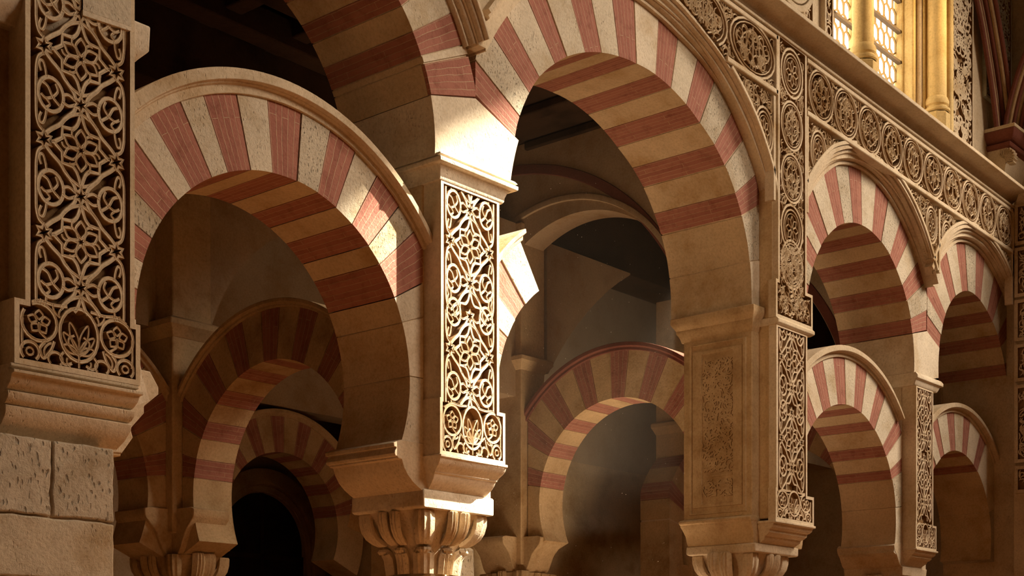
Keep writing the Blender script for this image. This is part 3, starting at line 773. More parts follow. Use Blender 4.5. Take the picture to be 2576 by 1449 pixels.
# --- third pier
t = thing('carved_pier', 'slender carved pilaster between the two small far arches', 'pier')
box_obj('core', 'pale_stone', t, 9.27, 10.02, 0.2, 1.02, 3.1, 5.5)
poly = [(9.285, 3.31 + .36), (9.285, 5.50), (9.83, 5.48), (9.83, 3.65), (9.935, 3.65), (9.935, 3.30), (9.33, 3.31), (9.33, 3.67)]
poly = [(9.285, 3.67), (9.285, 5.49), (9.83, 5.49), (9.83, 3.65), (9.935, 3.65), (9.935, 3.305), (9.275, 3.305), (9.275, 3.67)]
carved_panel(t, 'carved_panel', poly, 0.0, 0.215,
    [(lattice([(0, (1, -1)), (PER, (-1,)), (PER + .41, (1, -1)), (2 * PER + .41, (1, -1))]), (.49, .66), (9.555, 3.95), (3.66, 99)),
     (base_motif(.42), (.60, .80), (9.605, 3.33), (0, 3.70))], None, None, fw=.03, depth=.05)
m = MB(); corbel(m, 9.26, 9.95, -.02, .2, 3.305, 3.08, STEP3); m.build('corbel', 'pale_stone', t, bevel=.006)
m = MB(); m.rects([(9.215, 9.94, -.0, 1.06, 5.48), (9.21, 9.95, -.015, 1.06, 5.50), (9.205, 9.98, -.03, 1.06, 5.55), (9.20, 10.03, -.06, 1.06, 5.57), (9.20, 10.03, -.06, 1.06, 5.61), (9.20, 10.02, -.03, 1.06, 5.65)])
m.build('upper_impost', 'white_stone', t, bevel=.006)
m = MB(); m.rects([(9.27, 10.02, .19, 1.02, 3.05), (9.18, 10.02, .19, 1.03, 3.10), (9.10, 10.02, .19, 1.03, 3.22), (9.04, 10.02, .19, 1.03, 3.27), (9.02, 10.02, .19, 1.03, 3.34), (9.08, 10.02, .19, 1.03, 3.38)])
m.build('impost', 'pale_stone', t, bevel=.006)
spring_block(t, (7.74, 5.76), 1.475, (-5, 15.4), (11.21, 5.83), 1.22, (166.6, 184), 9.62, 6.27, 5.64)
m = MB(); m.rects([(9.25, 10.0, .18, 1.03, 2.95), (9.24, 10.01, .17, 1.04, 3.07)]); m.build('abacus', 'pale_stone', t, bevel=.008)
column('capital under the slender far pilaster', 9.63, 0.6, .42, 2.95, 2.4, .24)

# --- end pier, its carved face turned to the nave
t = thing('carved_pier', 'end pier with carved panels at the right edge', 'pier')
box_obj('core', 'pale_stone', t, 12.22, 12.96, -3.0, -0.2, 0, 8.7)
box_obj('back_core', 'pale_stone', t, 12.46, 13.2, -0.2, 1.0, 0, 8.7)
EX = PLX(12.15)
for z0, z1 in ((7.2, 7.93), (6.55, 7.16), (5.95, 6.5), (4.75, 5.9), (4.3, 4.7)):
    poly = [(-1.55, z0), (-1.55, z1), (-.24, z1), (-.24, z0)]
    ins = inpoly(inset(poly, .06))
    carved_panel(t, 'carved_panel', poly, 0.0, 0.09, [(curls(ins, -.75, -.24, z0, z1, .06, .2, int(z0 * 10)), 1.0, (0, 0))], None, None, fw=.05, depth=.05, mp=EX, w0=.02, mat='pale_stone')
poly = [(-1.55, 7.97), (-1.55, 8.58), (-.24, 8.58), (-.24, 7.97)]
carved_panel(t, 'carved_panel', poly, 0.0, 0.09, [(curls(inpoly(inset(poly, .06)), -.75, -.24, 7.97, 8.58, .06, .2, 3), 1.0, (0, 0))], None, None, fw=.05, depth=.05, mp=EX, w0=.02, mat='pale_stone')
m = MB(); m.rects([(12.16, 12.9, -3.0, -.26, 8.56), (12.06, 12.9, -3, -.30, 8.60), (12.0, 12.9, -3, -.36, 8.68), (12.0, 12.9, -3, -.4, 8.74)]); m.build('cornice_return', 'pale_stone', t, bevel=.006)

# ------------------------------------------------------------------ main arches
HU = [(0, .02), (0, -.05), (.16, -.05), (.20, -.035), (.30, -.09), (.44, -.10), (.48, -.085), (.60, -.16), (.74, -.165), (.77, -.15), (.80, -.205), (1.0, -.205), (1.0, -.10)]
HL = [(0, .4), (0, .172), (.36, .168), (.40, .142), (.46, .138), (.50, .10), (1.0, .10), (1.0, .8), (0, .8)]
G = 'striped horseshoe arches of the near arcade'
arch('horseshoe_arch', 'lower left striped arch beside the nearest carved pilaster', 'arch', G, PLY, -1.51, 4.06, 1.35, 1.91, 0.2, 1.0,
     alt([204, 180, 171, 162.5, 154, 146.7, 137.5, 130.6, 121, 114, 104.5, 95.4, 85.2, 76.1, 67.4, 59, 49.5, 42, 29.6, 20.7], 's')[::1] + [(2, 20.6, 's'), (-24, 1.9, 's')],
     clip=(-2.97, 0.0), hood=(150, 37, 1.89, [(40, 1.97), (60, 1.995), (90, 2.035), (135, 2.08)], HL, 'pale_stone'))
b0 = [(-4, -30, 's')]
arch('horseshoe_arch', 'upper left arch seen mostly from below, cut by the top edge', 'arch', G, PLY, -1.55, 6.03, 1.485, 2.08, 0.0, 1.08,
     [(15.2, 24.6, 'f'), (24.8, 27, 's'), (27, 34.5, 'b'), (34.5, 42.5, 's'), (42.5, 49, 'b')] + [q for q in even(49, 178, 7.4, 8.3)] + [(178.5, 184, 's')],
     clip=(-3.4, 0.44), hood=(138, 26.5, 2.05, [(26, 2.19), (60, 2.22), (90, 2.28)], HU, 'pale_stone'))
arch('horseshoe_arch', 'great upper arch in the centre, sunlit at its left springing', 'arch', G, PLY, 2.97, 5.60,
     [(5, 2.06), (14, 2.094), (21, 2.117), (29, 2.125), (36, 2.121), (44, 2.119), (52, 2.10), (60, 2.067), (76, 2.058), (94, 2.055), (102, 2.07), (110, 2.092), (118, 2.121), (125, 2.149), (131, 2.165), (141, 2.195), (152, 2.18), (157, 2.164), (161, 2.135), (165, 2.10), (172, 2.06), (174, 2.055)],
     [(26, 2.60), (45, 2.68), (60, 2.67), (78, 2.62), (86, 2.635), (100, 2.72), (136, 2.85), (152, 2.88)], 0.0, 1.06,
     [(2, 16, 's'), (16, 29.3, 's'), (29.4, 36.2, 'b'), (36.2, 45, 's'), (45, 52.1, 'b'), (52.1, 61, 's'), (61, 68.6, 'b'), (68.6, 76.9, 's'), (76.9, 84.7, 'b'), (84.7, 94, 's'), (94, 102, 'b'), (102, 110, 's'), (110, 117.5, 'b'), (117.5, 125.7, 's'), (125.7, 131.3, 'b'), (131.3, 139.3, 's'), (139.3, 145.5, 'b'), (145.5, 153, 's'), (153, 158.6, 'b')],
     clip=(0.44, 5.2), hood=(147.5, 29, [(26, 2.59), (37, 2.66), (45, 2.68), (60, 2.67), (78, 2.62), (86, 2.635), (136, 2.85), (152, 2.88)], [(29, 2.60), (36, 2.68), (49, 2.725), (60, 2.74), (74, 2.75), (82, 2.79), (150, 3.08)], HU, 'pale_stone'))
arch('horseshoe_arch', 'upper striped arch right of the tall carved pilaster', 'arch', G, PLY, 7.74, 5.76, 1.478, [(33, 2.10), (60, 2.09), (90, 2.155), (110, 2.17), (135, 2.10)], 0.0, 1.05,
     [(15.5, 23, 'b'), (23, 32.5, 's'), (32.5, 41, 'b'), (41, 51, 's'), (51, 60, 'b'), (60, 70.8, 's'), (70.8, 80.8, 'b'), (80.8, 92, 's'), (92, 101, 'b'), (101, 110.4, 's'), (110.4, 119.7, 'b'), (119.7, 130, 's'), (130, 139, 'b'), (139, 145.5, 's'), (145.5, 153.8, 'b'), (153.8, 163, 's'), (163, 171, 'b'), (171, 188, 's')],
     clip=(5.9, 9.60), hood=(152, 31.5, [(33, 2.10), (60, 2.08), (90, 2.15), (110, 2.165), (135, 2.08)], [(33, 2.10), (44, 2.14), (63, 2.215), (81, 2.285), (101, 2.335), (120, 2.375), (141, 2.34)], HU, 'pale_stone'))
arch('horseshoe_arch', 'farthest upper striped arch by the right edge', 'arch', G, PLY, 11.21, 5.83, [(0, 1.30), (35, 1.235), (60, 1.225), (98, 1.29), (120, 1.285), (167, 1.225)], [(50, 1.88), (65, 1.865), (92, 1.95), (110, 1.97), (137, 1.9)], 0.0, 1.05,
     [(-8, 13.5, 's'), (13.5, 21.5, 'b'), (21.5, 34, 's'), (34, 43.5, 'b'), (43.5, 55, 's'), (55, 65.5, 'b'), (65.5, 77.8, 's'), (77.8, 87.4, 'b'), (87.4, 99.2, 's'), (99.2, 108.6, 'b'), (108.6, 120, 's'), (120, 129, 'b'), (129, 141, 's'), (141, 150, 'b'), (150, 157.5, 's'), (157.5, 166.5, 'b')],
     clip=(9.62, 12.6), hood=(147, 50, [(50, 1.84), (65, 1.86), (92, 1.95), (110, 1.97), (137, 1.9)], [(52, 1.85), (62, 1.90), (72, 1.96), (84, 2.03), (95, 2.09), (112, 2.19), (130, 2.25), (147, 2.24)], HU, 'pale_stone'))
arch('horseshoe_arch', 'lower striped arch right of the tall carved pilaster', 'arch', G, PLY, 7.73, 3.66, 1.355, 1.955, 0.2, 0.98,
     [(-18, 8, 's'), (8, 24, 's'), (24, 29.5, 'b'), (29.5, 38, 's'), (38, 45, 'b'), (45, 57.5, 's'), (57.5, 65, 'b'), (65, 75, 's'), (75, 84, 'b'), (84, 93.3, 's'), (93.3, 102.4, 'b'), (102.4, 111, 's'), (111, 119.5, 'b'), (119.5, 128, 's'), (128, 136, 'b'), (136, 145, 's'), (145, 153, 'b'), (153, 198, 's')],
     clip=(6.1, 9.27), hood=(150, 44, 1.935, [(44, 1.99), (60, 2.02), (90, 2.06), (130, 2.10)], HL, 'pale_stone'))
arch('horseshoe_arch', 'farthest lower striped arch by the right edge', 'arch', G, PLY, 11.15, 3.65, 1.20, 1.77, 0.2, 0.98,
     [(-14, 20, 's'), (20, 55, 's'), (55, 63, 'b'), (63, 76, 's'), (76, 84, 'b'), (84, 95.3, 's'), (95.3, 104, 'b'), (104, 115.2, 's'), (115.2, 122, 'b'), (122, 131, 's'), (131, 139, 'b'), (139, 148, 's'), (148, 156, 'b'), (156, 195, 's')],
     clip=(10.0, 12.47), hood=(148, 40, 1.745, [(45, 1.83), (90, 1.86), (125, 1.90)], HL, 'pale_stone'))
# broken springer of the missing lower arch
arch('broken_arch', 'sunlit broken-off arch springer jutting right of the middle pilaster', 'arch', None, PLY, 2.31, 4.05, 1.36, 1.84, 0.2, 0.95,
     [(124.3, 135.2, 's'), (135.2, 144.5, 'b'), (144.5, 153.3, 's'), (153.3, 161, 'b'), (161, 186, 's')], clip=(0.86, 99),
     hood=(123.6, 140, 1.835, 1.93, [(0, .22), (0, .18), (.4, .16), (.6, .11), (1, .10), (1, .9), (0, .9)], 'white_stone'))

# ------------------------------------------------------------------ frieze and spandrels
FT, FB = 8.66, 8.02                                        # frieze top and bottom at x = 5.8
FY, FYb = -.21, -.115
def frieze(x0, x1, label, cut=None, pitch=.60, seed=1):
    t = thing('carved_frieze', label, 'frieze')
    sh = lambda a, d, z: (a, d, z + TILT(a))
    m = MB(); okb = (lambda q: cut((q[0], q[1] + TILT(q[0])))) if cut else (lambda q: True)
    for z, w in ((FT - .02, .05), (FB + .02, .055)):
        for L in clip_line([(x0 + (x1 - x0) * i / 80, z) for i in range(81)], okb): ribbon(m, L, w, -.235, FYb, sh, groove=0)
    gm = MB()
    for i in range(60):
        xa, xb = x0 + (x1 - x0) * i / 60, x0 + (x1 - x0) * (i + 1) / 60
        zs = [FB, FB]
        for j, x in enumerate((xa, xb)):
            z = FB
            while z < FT and not okb((x, z)): z += .01
            zs[j] = z
        gm.quad(sh(xa, FYb - .004, zs[0]), sh(xb, FYb - .004, zs[1]), sh(xb, FYb - .004, FT), sh(xa, FYb - .004, FT))
    gm.build('ground', 'brown_ground', t, smooth=False)
    ribbon(m, [(x1 - .02, FB), (x1 - .02, FT)], .045, -.235, FYb, sh, groove=0)
    fr = m.build('frame', 'stucco', t, recalc=False, angle=25)
    zc = (FT + FB) / 2; H = (FT - FB) / 2 - .035
    n = max(1, int((x1 - x0 - .06) / pitch)); p = (x1 - x0 - .06) / n
    ok = (lambda q: cut(q)) if cut else (lambda q: True)
    cs = []
    for i in range(n):
        cx = x0 + .03 + p * (i + .5); cs.append(cx)
        it = vine_roundel(cx, zc, p * .47, H, seed * 50 + i)
        tracery('roundel', t, 'stucco', it, lambda q: x0 < q[0] < x1 and ok((q[0], q[1] + TILT(q[0]))), FY - .015, FYb, sh, w0=.017)
    ins = lambda q: x0 + .02 < q[0] < x1 - .03 and FB + .04 < q[1] < FT - .04 and ok((q[0], q[1] + TILT(q[0]))) and all(((q[0] - c) / (p * .48)) ** 2 + ((q[1] - zc) / (H + .01)) ** 2 > 1 for c in cs)
    tracery('foliage', t, 'stucco', curls(ins, x0, x1, FB, FT, .05, .17, seed), ins, FY, FYb, sh, w0=.016)
frieze(5.88, 12.16, 'long carved frieze of roundels under the cornice, right of the tall pilaster', seed=1, pitch=.58)
R1 = tab([(29, 2.60), (36, 2.68), (49, 2.725), (60, 2.74), (74, 2.75), (82, 2.79), (150, 3.08)])
def outr(c, RT, k=0.0): return lambda q: math.hypot(q[0] - c[0], q[1] - c[1]) > RT(math.degrees(math.atan2(q[1] - c[1], q[0] - c[0]))) + k
out1 = outr((2.97, 5.60), R1)
frieze(1.2, 5.21, 'carved frieze of large roundels above the great arch', cut=out1, pitch=.95, seed=2)
def spandrel(label, inside, x0, x1, z0, z1, rounds, bars, seed, polys=None):
    t = thing('spandrel_panel', label, 'relief panel', 'carved spandrels of the arcade')
    m = MB()
    for L in bars: ribbon(m, L, .045, -.225, FYb, PLY, groove=0)
    m.build('frame', 'stucco', t, recalc=False, angle=25)
    gm = MB(); nx = int((x1 - x0) / .02); nz = int((z1 - z0) / .02)
    for i in range(nx):
        j = 0
        while j < nz:
            if inside((x0 + (i + .5) * .02, z0 + (j + .5) * .02)):
                k = j
                while k < nz and inside((x0 + (i + .5) * .02, z0 + (k + .5) * .02)): k += 1
                xa, za, zb_ = x0 + i * .02, z0 + j * .02 - .012, z0 + k * .02 + .012
                gm.quad((xa, FYb - .004, za), (xa + .02, FYb - .004, za), (xa + .02, FYb - .004, zb_), (xa, FYb - .004, zb_)); j = k
            j += 1
    gm.build('ground', 'brown_ground', t, smooth=False)
    its = []
    for i, (cx, cz, r, rz) in enumerate(rounds): its += roundel(cx, cz, r, rz, i)
    if its: tracery('roundel', t, 'stucco', its, inside, FY - .012, FYb, PLY, w0=.016)
    ins = lambda q: inside(q) and all(((q[0] - cx) / r) ** 2 + ((q[1] - cz) / rz) ** 2 > 1.05 for cx, cz, r, rz in rounds)
    tracery('foliage', t, 'stucco', curls(ins, x0, x1, z0, z1, .05, .17, seed), ins, FY, FYb, PLY, w0=.016)
def arcpts(c, r, p0, p1, n=24): return [(c[0] + r * math.cos(R(p0 + (p1 - p0) * i / n)), c[1] + r * math.sin(R(p0 + (p1 - p0) * i / n))) for i in range(n + 1)]
def rim(c, RT, p0, p1): return [(c[0] + (RT(p) + .015) * math.cos(R(p)), c[1] + (RT(p) + .015) * math.sin(R(p))) for p in [p0 + (p1 - p0) * i / 30 for i in range(31)]]
bz = lambda x: FB - .01 + TILT(x)
s1 = lambda q: out1(q) and q[0] < 5.13 and q[1] < bz(q[0]) - .02 and q[0] > 3.6
spandrel('carved triangle above the right haunch of the great arch', s1, 3.6, 5.17, 6.6, 8.05, [(4.93, 7.55, .19, .26)], [[(5.15, 6.85), (5.15, 8.0)], rim((2.97, 5.60), R1, 31, 62)], 21)
R2 = tab([(33, 2.14), (44, 2.155), (63, 2.23), (81, 2.30), (101, 2.35), (120, 2.39), (141, 2.355)])
R3 = tab([(52, 1.865), (62, 1.915), (72, 1.975), (84, 2.045), (95, 2.105), (112, 2.205), (130, 2.265), (147, 2.255)])
o2 = lambda q: math.hypot(q[0] - 7.74, q[1] - 5.76) > R2(math.degrees(math.atan2(q[1] - 5.76, q[0] - 7.74)))
o3 = lambda q: math.hypot(q[0] - 11.21, q[1] - 5.83) > R3(math.degrees(math.atan2(q[1] - 5.83, q[0] - 11.21)))
s2 = lambda q: 5.92 < q[0] < 7.5 and q[1] < bz(q[0]) - .03 and q[1] > 7.0 and o2(q)
spandrel('small carved triangle between the tall pilaster and the arch to its right', s2, 5.9, 7.5, 7.0, 8.05, [(6.17, 7.66, .19, .25)], [[(5.90, 6.9), (5.90, 8.0)], rim((7.74, 5.76), R2, 105, 141)], 22)
s3 = lambda q: 8.2 < q[0] < 11.0 and q[1] < bz(q[0]) - .03 and q[1] > 6.85 and o2(q) and o3(q)
spandrel('carved triangle between the two far upper arches', s3, 8.2, 11.0, 6.8, 8.0, [(9.28, 7.58, .17, .24), (9.78, 7.50, .17, .25)], [[(9.53, 7.0), (9.53, 7.85)], rim((7.74, 5.76), R2, 36, 80), rim((11.21, 5.83), R3, 100, 145)], 23)
s4 = lambda q: 11.4 < q[0] < 12.1 and q[1] < bz(q[0]) - .03 and q[1] > 7.0 and o3(q)
spandrel('carved sliver at the far right above the last upper arch', s4, 11.4, 12.12, 7.0, 8.0, [], [[(12.12, 7.1), (12.12, 7.9)], rim((11.21, 5.83), R3, 58, 84)], 24)

# ------------------------------------------------------------------ clerestory ornament
def strip(name, label, x0, x1, z0, z1, seed, mat='stucco', sp=.07, ln=.24, w0=.026):
    t = thing(name, label, 'relief panel')
    poly = [(x0, z0), (x0, z1), (x1, z1), (x1, z0)]
    ins = inpoly(inset(poly, .05))
    carved_panel(t, 'carved_panel', poly, .085, .16, [(curls(ins, x0 + (x1 - x0) / 2, x1, z0, z1, sp, ln, seed, mirror=(x0 + x1) / 2), 1.0, (0, 0))], None, None, fw=.035, depth=.05, mat=mat, w0=w0)
    return t
strip('carved_strip', 'tall carved leaf strip right of the window shafts', 10.52, 11.42, 8.7, 11.6, 31, sp=.085, ln=.3, w0=.034)
strip('carved_strip', 'narrow carved strip against the left window', 6.90, 7.12, 8.9, 11.0, 32)
t = strip('carved_strip', 'carved field around the roundel above the cornice', 5.4, 6.62, 8.9, 11.0, 33)
t = thing('roundel', 'dark-rimmed carved roundel above the cornice, cut by the top edge', 'roundel')
m = MB()
for r, w in ((.47, .07), (.39, .05)): ribbon(m, ell(6.05, 9.86, r, r, 40), w, .02, .12, PLY, closed=True)
m.build('rim', 'pale_stone', t, recalc=False)
tracery('rosette', t, 'stucco', curls(lambda q: math.hypot(q[0] - 6.05, q[1] - 9.86) < .35, 5.7, 6.4, 9.5, 10.3, .06, .18, 4), lambda q: math.hypot(q[0] - 6.05, q[1] - 9.86) < .36, .04, .13, PLY, w0=.02)
# vault ribs springing from a corner capital
t = thing('vault_springer', 'painted corner capital with dark red impost above the cornice', 'capital')
m = MB(); m.rects([(12.12, 13.0, -.14, .2, 9.42), (12.06, 13.0, -.20, .2, 9.45), (12.04, 13.0, -.22, .2, 9.50), (12.10, 13.0, -.18, .2, 9.515), (12.06, 13.0, -.24, .2, 9.54), (12.0, 13.0, -.28, .2, 9.60), (11.98, 13.0, -.30, .2, 9.68)])
m.build('impost', 'red_paint', t, bevel=.01)
m = MB(); m.rects([(11.97, 13.0, -.31, .2, 9.68), (11.97, 13.0, -.31, .2, 9.73)]); m.build('abacus', 'pale_stone', t, bevel=.008)
m = MB(); m.rects([(12.40, 13.0, .05, .2, 8.72), (12.34, 13, -.0, .2, 8.85), (12.30, 13, -.02, .2, 9.0), (12.24, 13, -.06, .2, 9.15), (12.15, 13, -.12, .2, 9.3), (12.10, 13, -.14, .2, 9.43)])
m.build('bell', 'pale_stone', t, angle=60)
m = MB()
for k in range(9):
    a = R(160 + 140 * k / 8)
    for p in petals(0, 0, .02, .16, .035, 1, math.degrees(a) - 90): 
        ribbon(m, [(-.10 + x * 1.0, 9.28 + z) for x, z in p], .02, 12.14 - 12.15 - .04, .06, PLX(12.15), True)
m.build('leaf_ornament', 'pale_stone', t, recalc=False)
def rib(label, path, side, n=7, w=.062):
    """moulded vault rib: parallel rolls painted red and ochre by turns"""
    t = thing('vault_rib', label, 'rib', 'ribs of the chapel vault')
    path = [Vector(p) for p in path]; side = Vector(side).normalized()
    P = []
    for i in range(len(path) - 1):
        for k in range(6): 
            u = k / 6; a, b, c, d = path[max(i - 1, 0)], path[i], path[i + 1], path[min(i + 2, len(path) - 1)]
            P.append(0.5 * ((2 * b) + (c - a) * u + (2 * a - 5 * b + 4 * c - d) * u * u + (3 * b - 3 * c + d - a) * u ** 3))
    P.append(path[-1])
    for j in range(n):
        off = (j - (n - 1) / 2) * w
        m = MB(); rows = []
        for i, p in enumerate(P):
            T = (P[min(i + 1, len(P) - 1)] - P[max(i - 1, 0)]).normalized(); S_ = (side - T * side.dot(T)).normalized(); Nn = T.cross(S_)
            h = .10 * (1 - abs(j - (n - 1) / 2) / ((n - 1) / 2)) 
            c = p + S_ * off + Nn * h
            rows.append([c + S_ * (w * .56 * math.cos(2 * math.pi * q / 8)) + Nn * (w * .56 * math.sin(2 * math.pi * q / 8)) for q in range(9)])
        m.grid(rows); m.build('roll', 'red_paint' if j % 2 == 0 else 'rib_ochre', t, recalc=True)
rib('striped red and ochre vault rib leaning left along the wall', [(12.22, -.08, 9.70), (12.12, -.06, 10.2), (11.92, -.04, 10.8), (11.6, -.02, 11.5), (11.0, 0, 12.4), (10.2, 0, 13.2)], (1, -.35, 0))
rib('striped red and ochre vault rib leaning right over the nave', [(12.30, -.22, 9.70), (12.32, -.32, 10.2), (12.36, -.52, 10.8), (12.40, -.95, 11.6), (12.4, -1.6, 12.4), (12.4, -2.5, 13.2)], (.7, -1, 0))
strip('carved_strip', 'grey carved panel between the two vault ribs', 11.9, 12.9, 10.2, 12.6, 35, mat='grey_stucco')
# ------------------------------------------------------------------ the dim aisle behind
GB = 'dim striped arches in the aisle behind'
HB = [(0, .02), (0, -.03), (.4, -.03), (.5, -.06), (1, -.06), (1, .4), (0, .4)]
def tjoints(p0, p1, red=8.2, stn=9.4, off=0): return even(p0, p1, red, stn)
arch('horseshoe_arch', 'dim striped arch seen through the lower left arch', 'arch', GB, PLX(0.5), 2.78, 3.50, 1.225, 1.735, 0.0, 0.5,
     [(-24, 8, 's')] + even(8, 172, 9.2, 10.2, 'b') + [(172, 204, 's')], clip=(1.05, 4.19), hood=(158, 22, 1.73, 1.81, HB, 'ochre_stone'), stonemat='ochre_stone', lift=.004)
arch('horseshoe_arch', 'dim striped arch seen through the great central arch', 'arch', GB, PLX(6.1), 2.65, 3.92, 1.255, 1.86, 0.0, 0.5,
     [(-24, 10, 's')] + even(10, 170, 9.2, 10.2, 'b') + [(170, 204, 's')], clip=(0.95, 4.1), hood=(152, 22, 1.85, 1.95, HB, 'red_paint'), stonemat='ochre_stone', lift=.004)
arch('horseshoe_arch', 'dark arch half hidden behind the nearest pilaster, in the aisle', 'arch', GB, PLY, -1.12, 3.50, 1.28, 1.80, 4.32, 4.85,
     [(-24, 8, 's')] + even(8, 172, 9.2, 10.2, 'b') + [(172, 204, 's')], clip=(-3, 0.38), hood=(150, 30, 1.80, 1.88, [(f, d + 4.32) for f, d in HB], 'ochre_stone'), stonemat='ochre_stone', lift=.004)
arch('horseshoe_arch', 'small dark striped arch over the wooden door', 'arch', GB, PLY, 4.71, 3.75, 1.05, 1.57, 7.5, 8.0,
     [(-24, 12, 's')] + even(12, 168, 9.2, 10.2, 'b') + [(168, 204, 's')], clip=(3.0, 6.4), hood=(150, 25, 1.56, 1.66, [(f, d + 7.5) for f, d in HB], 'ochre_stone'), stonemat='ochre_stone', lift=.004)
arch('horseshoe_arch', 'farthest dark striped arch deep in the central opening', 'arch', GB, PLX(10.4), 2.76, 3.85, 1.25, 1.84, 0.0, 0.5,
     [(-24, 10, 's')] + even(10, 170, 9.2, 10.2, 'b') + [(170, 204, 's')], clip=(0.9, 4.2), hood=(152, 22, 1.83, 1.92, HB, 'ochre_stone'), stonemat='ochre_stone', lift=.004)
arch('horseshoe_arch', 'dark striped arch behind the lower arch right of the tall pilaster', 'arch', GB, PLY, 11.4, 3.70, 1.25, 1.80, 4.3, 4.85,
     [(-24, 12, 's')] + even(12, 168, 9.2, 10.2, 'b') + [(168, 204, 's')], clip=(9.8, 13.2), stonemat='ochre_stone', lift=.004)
def aisle_pier(label, x, y, zi, zl, ztop=7.72):
    t = thing('aisle_pier', label, 'pier', 'piers of the aisle behind')
    box_obj('shaft', 'ochre_stone', t, x, x + .5, y, y + .7, 3.1, ztop, bevel=.015)
    m = MB(); m.rects([(x - .0, x + .5, y - .0, y + .7, zi - .12), (x - .05, x + .55, y - .05, y + .72, zi - .05), (x - .09, x + .59, y - .09, y + .74, zi), (x - .09, x + .59, y - .09, y + .74, zi + .06), (x, x + .5, y, y + .7, zi + .1)])
    m.build('upper_impost', 'ochre_stone', t, bevel=.01)
    m = MB()
    for (X0, X1, Y0, Y1, dx, dy) in ((x + .05, x + .52, y - .02, y + .4, 0, -1), (x - .02, x + .4, y + .08, y + .62, -1, 0)):
        L = []
        for o_, z in ((0, zl - .42), (.05, zl - .36), (.12, zl - .2), (.14, zl - .17), (.26, zl - .05), (.27, zl), (.27, zl + .04), (.2, zl + .06)):
            L.append((X0 + min(0, dx) * o_, X1 + max(0, dx) * o_, Y0 + min(0, dy) * o_, Y1, z))
        m.rects(L)
    m.build('impost', 'ochre_stone', t, bevel=.008)
    capital(t, x + .34, y + .34, .44, zl - .42, zl - 1.0, mat='ochre_stone')
    m = MB(); m.lathe([(.22, zl - 1.0), (.23, .4), (.3, .3), (.32, 0)], (x + .34, y + .34), 32); m.build('column_shaft', 'ochre_stone', t)
aisle_pier('dim pier between two aisle arches, seen through the lower left arch', .38, 4.2, 5.28, 3.30)
aisle_pier('dim pier left of the striped arch in the central opening', 5.98, 4.12, 5.85, 3.42)
aisle_pier('dim pier deep in the central opening', 10.3, 4.2, 5.6, 3.3)
# plaster walls of the second row, with the haunches of their upper arches
struct(wall_over('wall_second_row', 'plaster', PLY, 3.01, 4.67, 2.22, 161, 20, 0.86, 5.98, 7.72, 4.22, 4.6, zlow=5.38))
struct(wall_over('wall_second_row', 'plaster', PLY, 11.42, 2.62, 5.7, 146, 119.2, 6.66, None, 7.62, 4.22, 4.6, zlow=5.8))
sbox('wall_second_row', 'plaster', -9, .38, 4.5, 4.85, 5.3, 7.72)
sbox('wall_second_row_end', 'plaster', 12.0, 15.6, 4.5, 4.85, 5.5, 7.6)
tf = box_obj('timber_band', 'dark_wood', None, -8.99, 5.2, 4.1, 4.95, 7.73, 8.79); tag(tf, 'dark timber band closing the aisle above the lower left arch', 'timber')
tf = box_obj('timber_band', 'dark_wood', None, 6.46, 15.59, 4.3, 4.95, 7.63, 8.79); tag(tf, 'dark timber band seen through the great central arch', 'timber')
struct(wall_over('wall_transverse', 'plaster', PLX(6.05), 3.24, 5.94, 1.73, 170, 8, 1.03, 5.6, 8.79, 0.0, 0.4, zlow=5.7))
struct(wall_over('wall_transverse', 'plaster', PLX(10.35), 4.6, 5.4, 3.06, 176, 94, 1.03, None, 8.79, 0.0, 0.4, zlow=5.6))
t = thing('painted_band', 'red painted band inside the upper arch right of the tall pilaster', 'painted band')
m = MB(); ribbon(m, arcpts((4.6, 5.4), 3.14, 94, 172, 40), .13, -.02, .01, PLX(10.35), groove=0); m.build('band', 'red_paint', t, recalc=False)
t = thing('arch_moulding', 'thin plaster moulding curving over the plain inner arch', 'moulding')
m = MB(); ribbon(m, [p for p in arcpts((3.56, 5.83), 2.07, 58, 150, 40)], .07, -.035, .01, PLX(6.05)); m.build('roll', 'plaster', t, recalc=False)
t = thing('painted_band', 'red painted band sweeping across the plaster wall inside the great central arch', 'painted band')
m = MB(); ribbon(m, [p for p in arcpts((4.66, 5.09), 3.39, 84, 152, 50) if p[0] < 4.99 and p[0] > 1.1], .12, -.02, .01, PLX(6.05), groove=0); m.build('band', 'red_paint', t, recalc=False)
# main arcade wall piers rear strips that close the aisle above
sbox('wall_third_row', 'plaster', -9, 3.0, 7.5, 7.9, 0, 8.8)
sbox('wall_third_row_upper', 'plaster', 3.0, 15.6, 7.5, 7.9, 5.45, 8.8)
sbox('wall_third_row_pier', 'ochre_stone', 6.45, 15.6, 7.5, 7.9, 0, 5.45)
# ceiling beams
for i, y in enumerate((1.6, 2.3, 3.0, 3.7, 4.3)):
    pass
zb = 8.8
beams = []
for k in range(16):
    x = -7.5 + k * .9
    b = box_obj('ceiling_beam', 'dark_wood', None, x, x + .22, 1.05, 4.09, 8.5 if x < 2.2 else 8.68, 8.79, bevel=.02)
    beams.append((b, x))
for k, (b, x) in enumerate(beams):
    tag(b, 'dark carved cross beam under the aisle ceiling', 'beam', 'cross beams of the aisle ceiling')
for y, lab in ((1.9, 'long dark ceiling joist nearest the arcade'), (2.8, 'long dark ceiling joist in the middle of the aisle'), (3.6, 'long dark ceiling joist nearest the inner wall')):
    b = box_obj('ceiling_joist', 'dark_wood', None, -8.8, 2.6, y, y + .26, 8.38, 8.7, bevel=.025); tag(b, lab, 'joist')
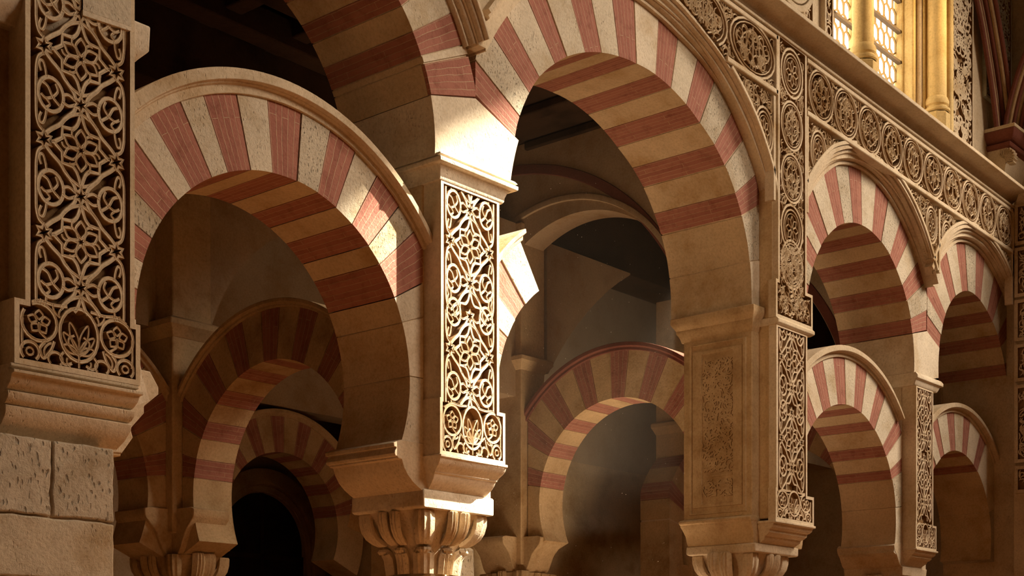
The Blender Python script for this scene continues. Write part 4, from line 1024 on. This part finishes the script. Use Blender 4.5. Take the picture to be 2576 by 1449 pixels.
# arched door in the far wall
d = box_obj('door_1', 'door_wood', None, 5.74, 7.64, 10.40, 10.48, 0, 3.75, bevel=.005); struct(d)
m = MB(); P = arcpts((6.69, 3.75), .95, 0, 180, 24); shaft_prism(m, P, 10.40, 10.48); m.build('door_head', 'door_wood', d)
m = MB()
for z in (3.55, 2.7): m.box(5.76, 7.62, 10.36, 10.40, z, z + .09)
for x in (5.78, 6.65, 7.53): m.box(x, x + .08, 10.36, 10.40, 0, 3.6)
m.box(6.65, 6.73, 10.36, 10.40, 3.6, 4.68); m.build('door_rail', 'dark_wood', d, bevel=.008)
t = thing('door_surround', 'moulded stone surround of the dark arched door', 'surround')
m = MB(); P = [(7.64 + .02, 0)] + arcpts((6.69, 3.75), .97, 0, 180, 30) + [(5.72, 0)]
ribbon(m, P, .12, 10.30, 10.5, PLY)
P = [(7.86, 0)] + arcpts((6.69, 3.75), 1.17, 0, 180, 30) + [(5.52, 0)]
ribbon(m, P, .26, 10.22, 10.5, PLY); m.build('moulding', 'ochre_stone', t, recalc=False)
# added fill lamps, set low in the aisle out of view
lamp('aisle_fill', 'AREA', (5.2, 1.7, 1.0), 48, (1.0, 0.72, 0.45), target=(6.0, 2.9, 7.2), shape='RECTANGLE', size=3, size_y=1.5, spread=R(90))

lamp('inner_aisle_fill', 'SPOT', (8.4, 5.4, 0.6), 1100, (1.0, 0.76, 0.5), target=(10.6, 7.5, 6.9), spot_size=R(44), spot_blend=0.7, shadow_soft_size=0.4)  # added spot brightening the inner aisle from below
# a shaft of daylight from a high opening in the aisle, showing in the dusty air
lamp('aisle_sunbeam', 'SPOT', (7.4, 1.55, 8.2), 3600, (1.0, 0.80, 0.56), target=(3.2, 2.3, 0.0), spot_size=R(17), spot_blend=1.0, shadow_soft_size=0.15)
m = MB(); hp = [(1.3, 1.15), (5.02, 1.15), (10.2, 4.0), (14.6, 6.8), (14.0, 7.4), (9.0, 7.4), (4.9, 3.9)]; hn = len(hp)
m.add([(x, y, 4.0) for x, y in hp] + [(x, y, 8.3) for x, y in hp], [tuple(range(hn - 1, -1, -1)), tuple(range(hn, 2 * hn))] + [(i, (i + 1) % hn, hn + (i + 1) % hn, hn + i) for i in range(hn)])
hz = m.build('haze', 'plaster', None, smooth=False)
hm = bpy.data.materials.new('haze'); hm.use_nodes = True; nt = hm.node_tree
for n in list(nt.nodes):
    if n.type != 'OUTPUT_MATERIAL': nt.nodes.remove(n)
vs = nt.nodes.new('ShaderNodeVolumeScatter'); vs.inputs['Color'].default_value = (1.0, 0.92, 0.8, 1); vs.inputs['Density'].default_value = 0.028; vs.inputs['Anisotropy'].default_value = 0.1
nt.links.new(vs.outputs[0], nt.nodes['Material Output'].inputs['Volume'])
hz.data.materials.clear(); hz.data.materials.append(hm)
tag(hz, 'thin dusty haze hanging in the aisle behind the great central arch', 'haze', kind='stuff')
m = MB(); rg = random.Random(3)
for i in range(230):
    q = Vector((rg.uniform(2.2, 6.0), rg.uniform(1.3, 3.6), rg.uniform(2.5, 7.6))); s_ = rg.uniform(.002, .005)
    m.add([q + Vector(d) * s_ for d in ((1, 0, 0), (-1, 0, 0), (0, 1, 0), (0, -1, 0), (0, 0, 1.3), (0, 0, -1.3))], [(0, 2, 4), (2, 1, 4), (1, 3, 4), (3, 0, 4), (2, 0, 5), (1, 2, 5), (3, 1, 5), (0, 3, 5)])
dm = m.build('dust_motes', 'dust', None, recalc=False, smooth=False)
tag(dm, 'bright specks of dust floating in the aisle behind the central arch', 'dust', kind='stuff')
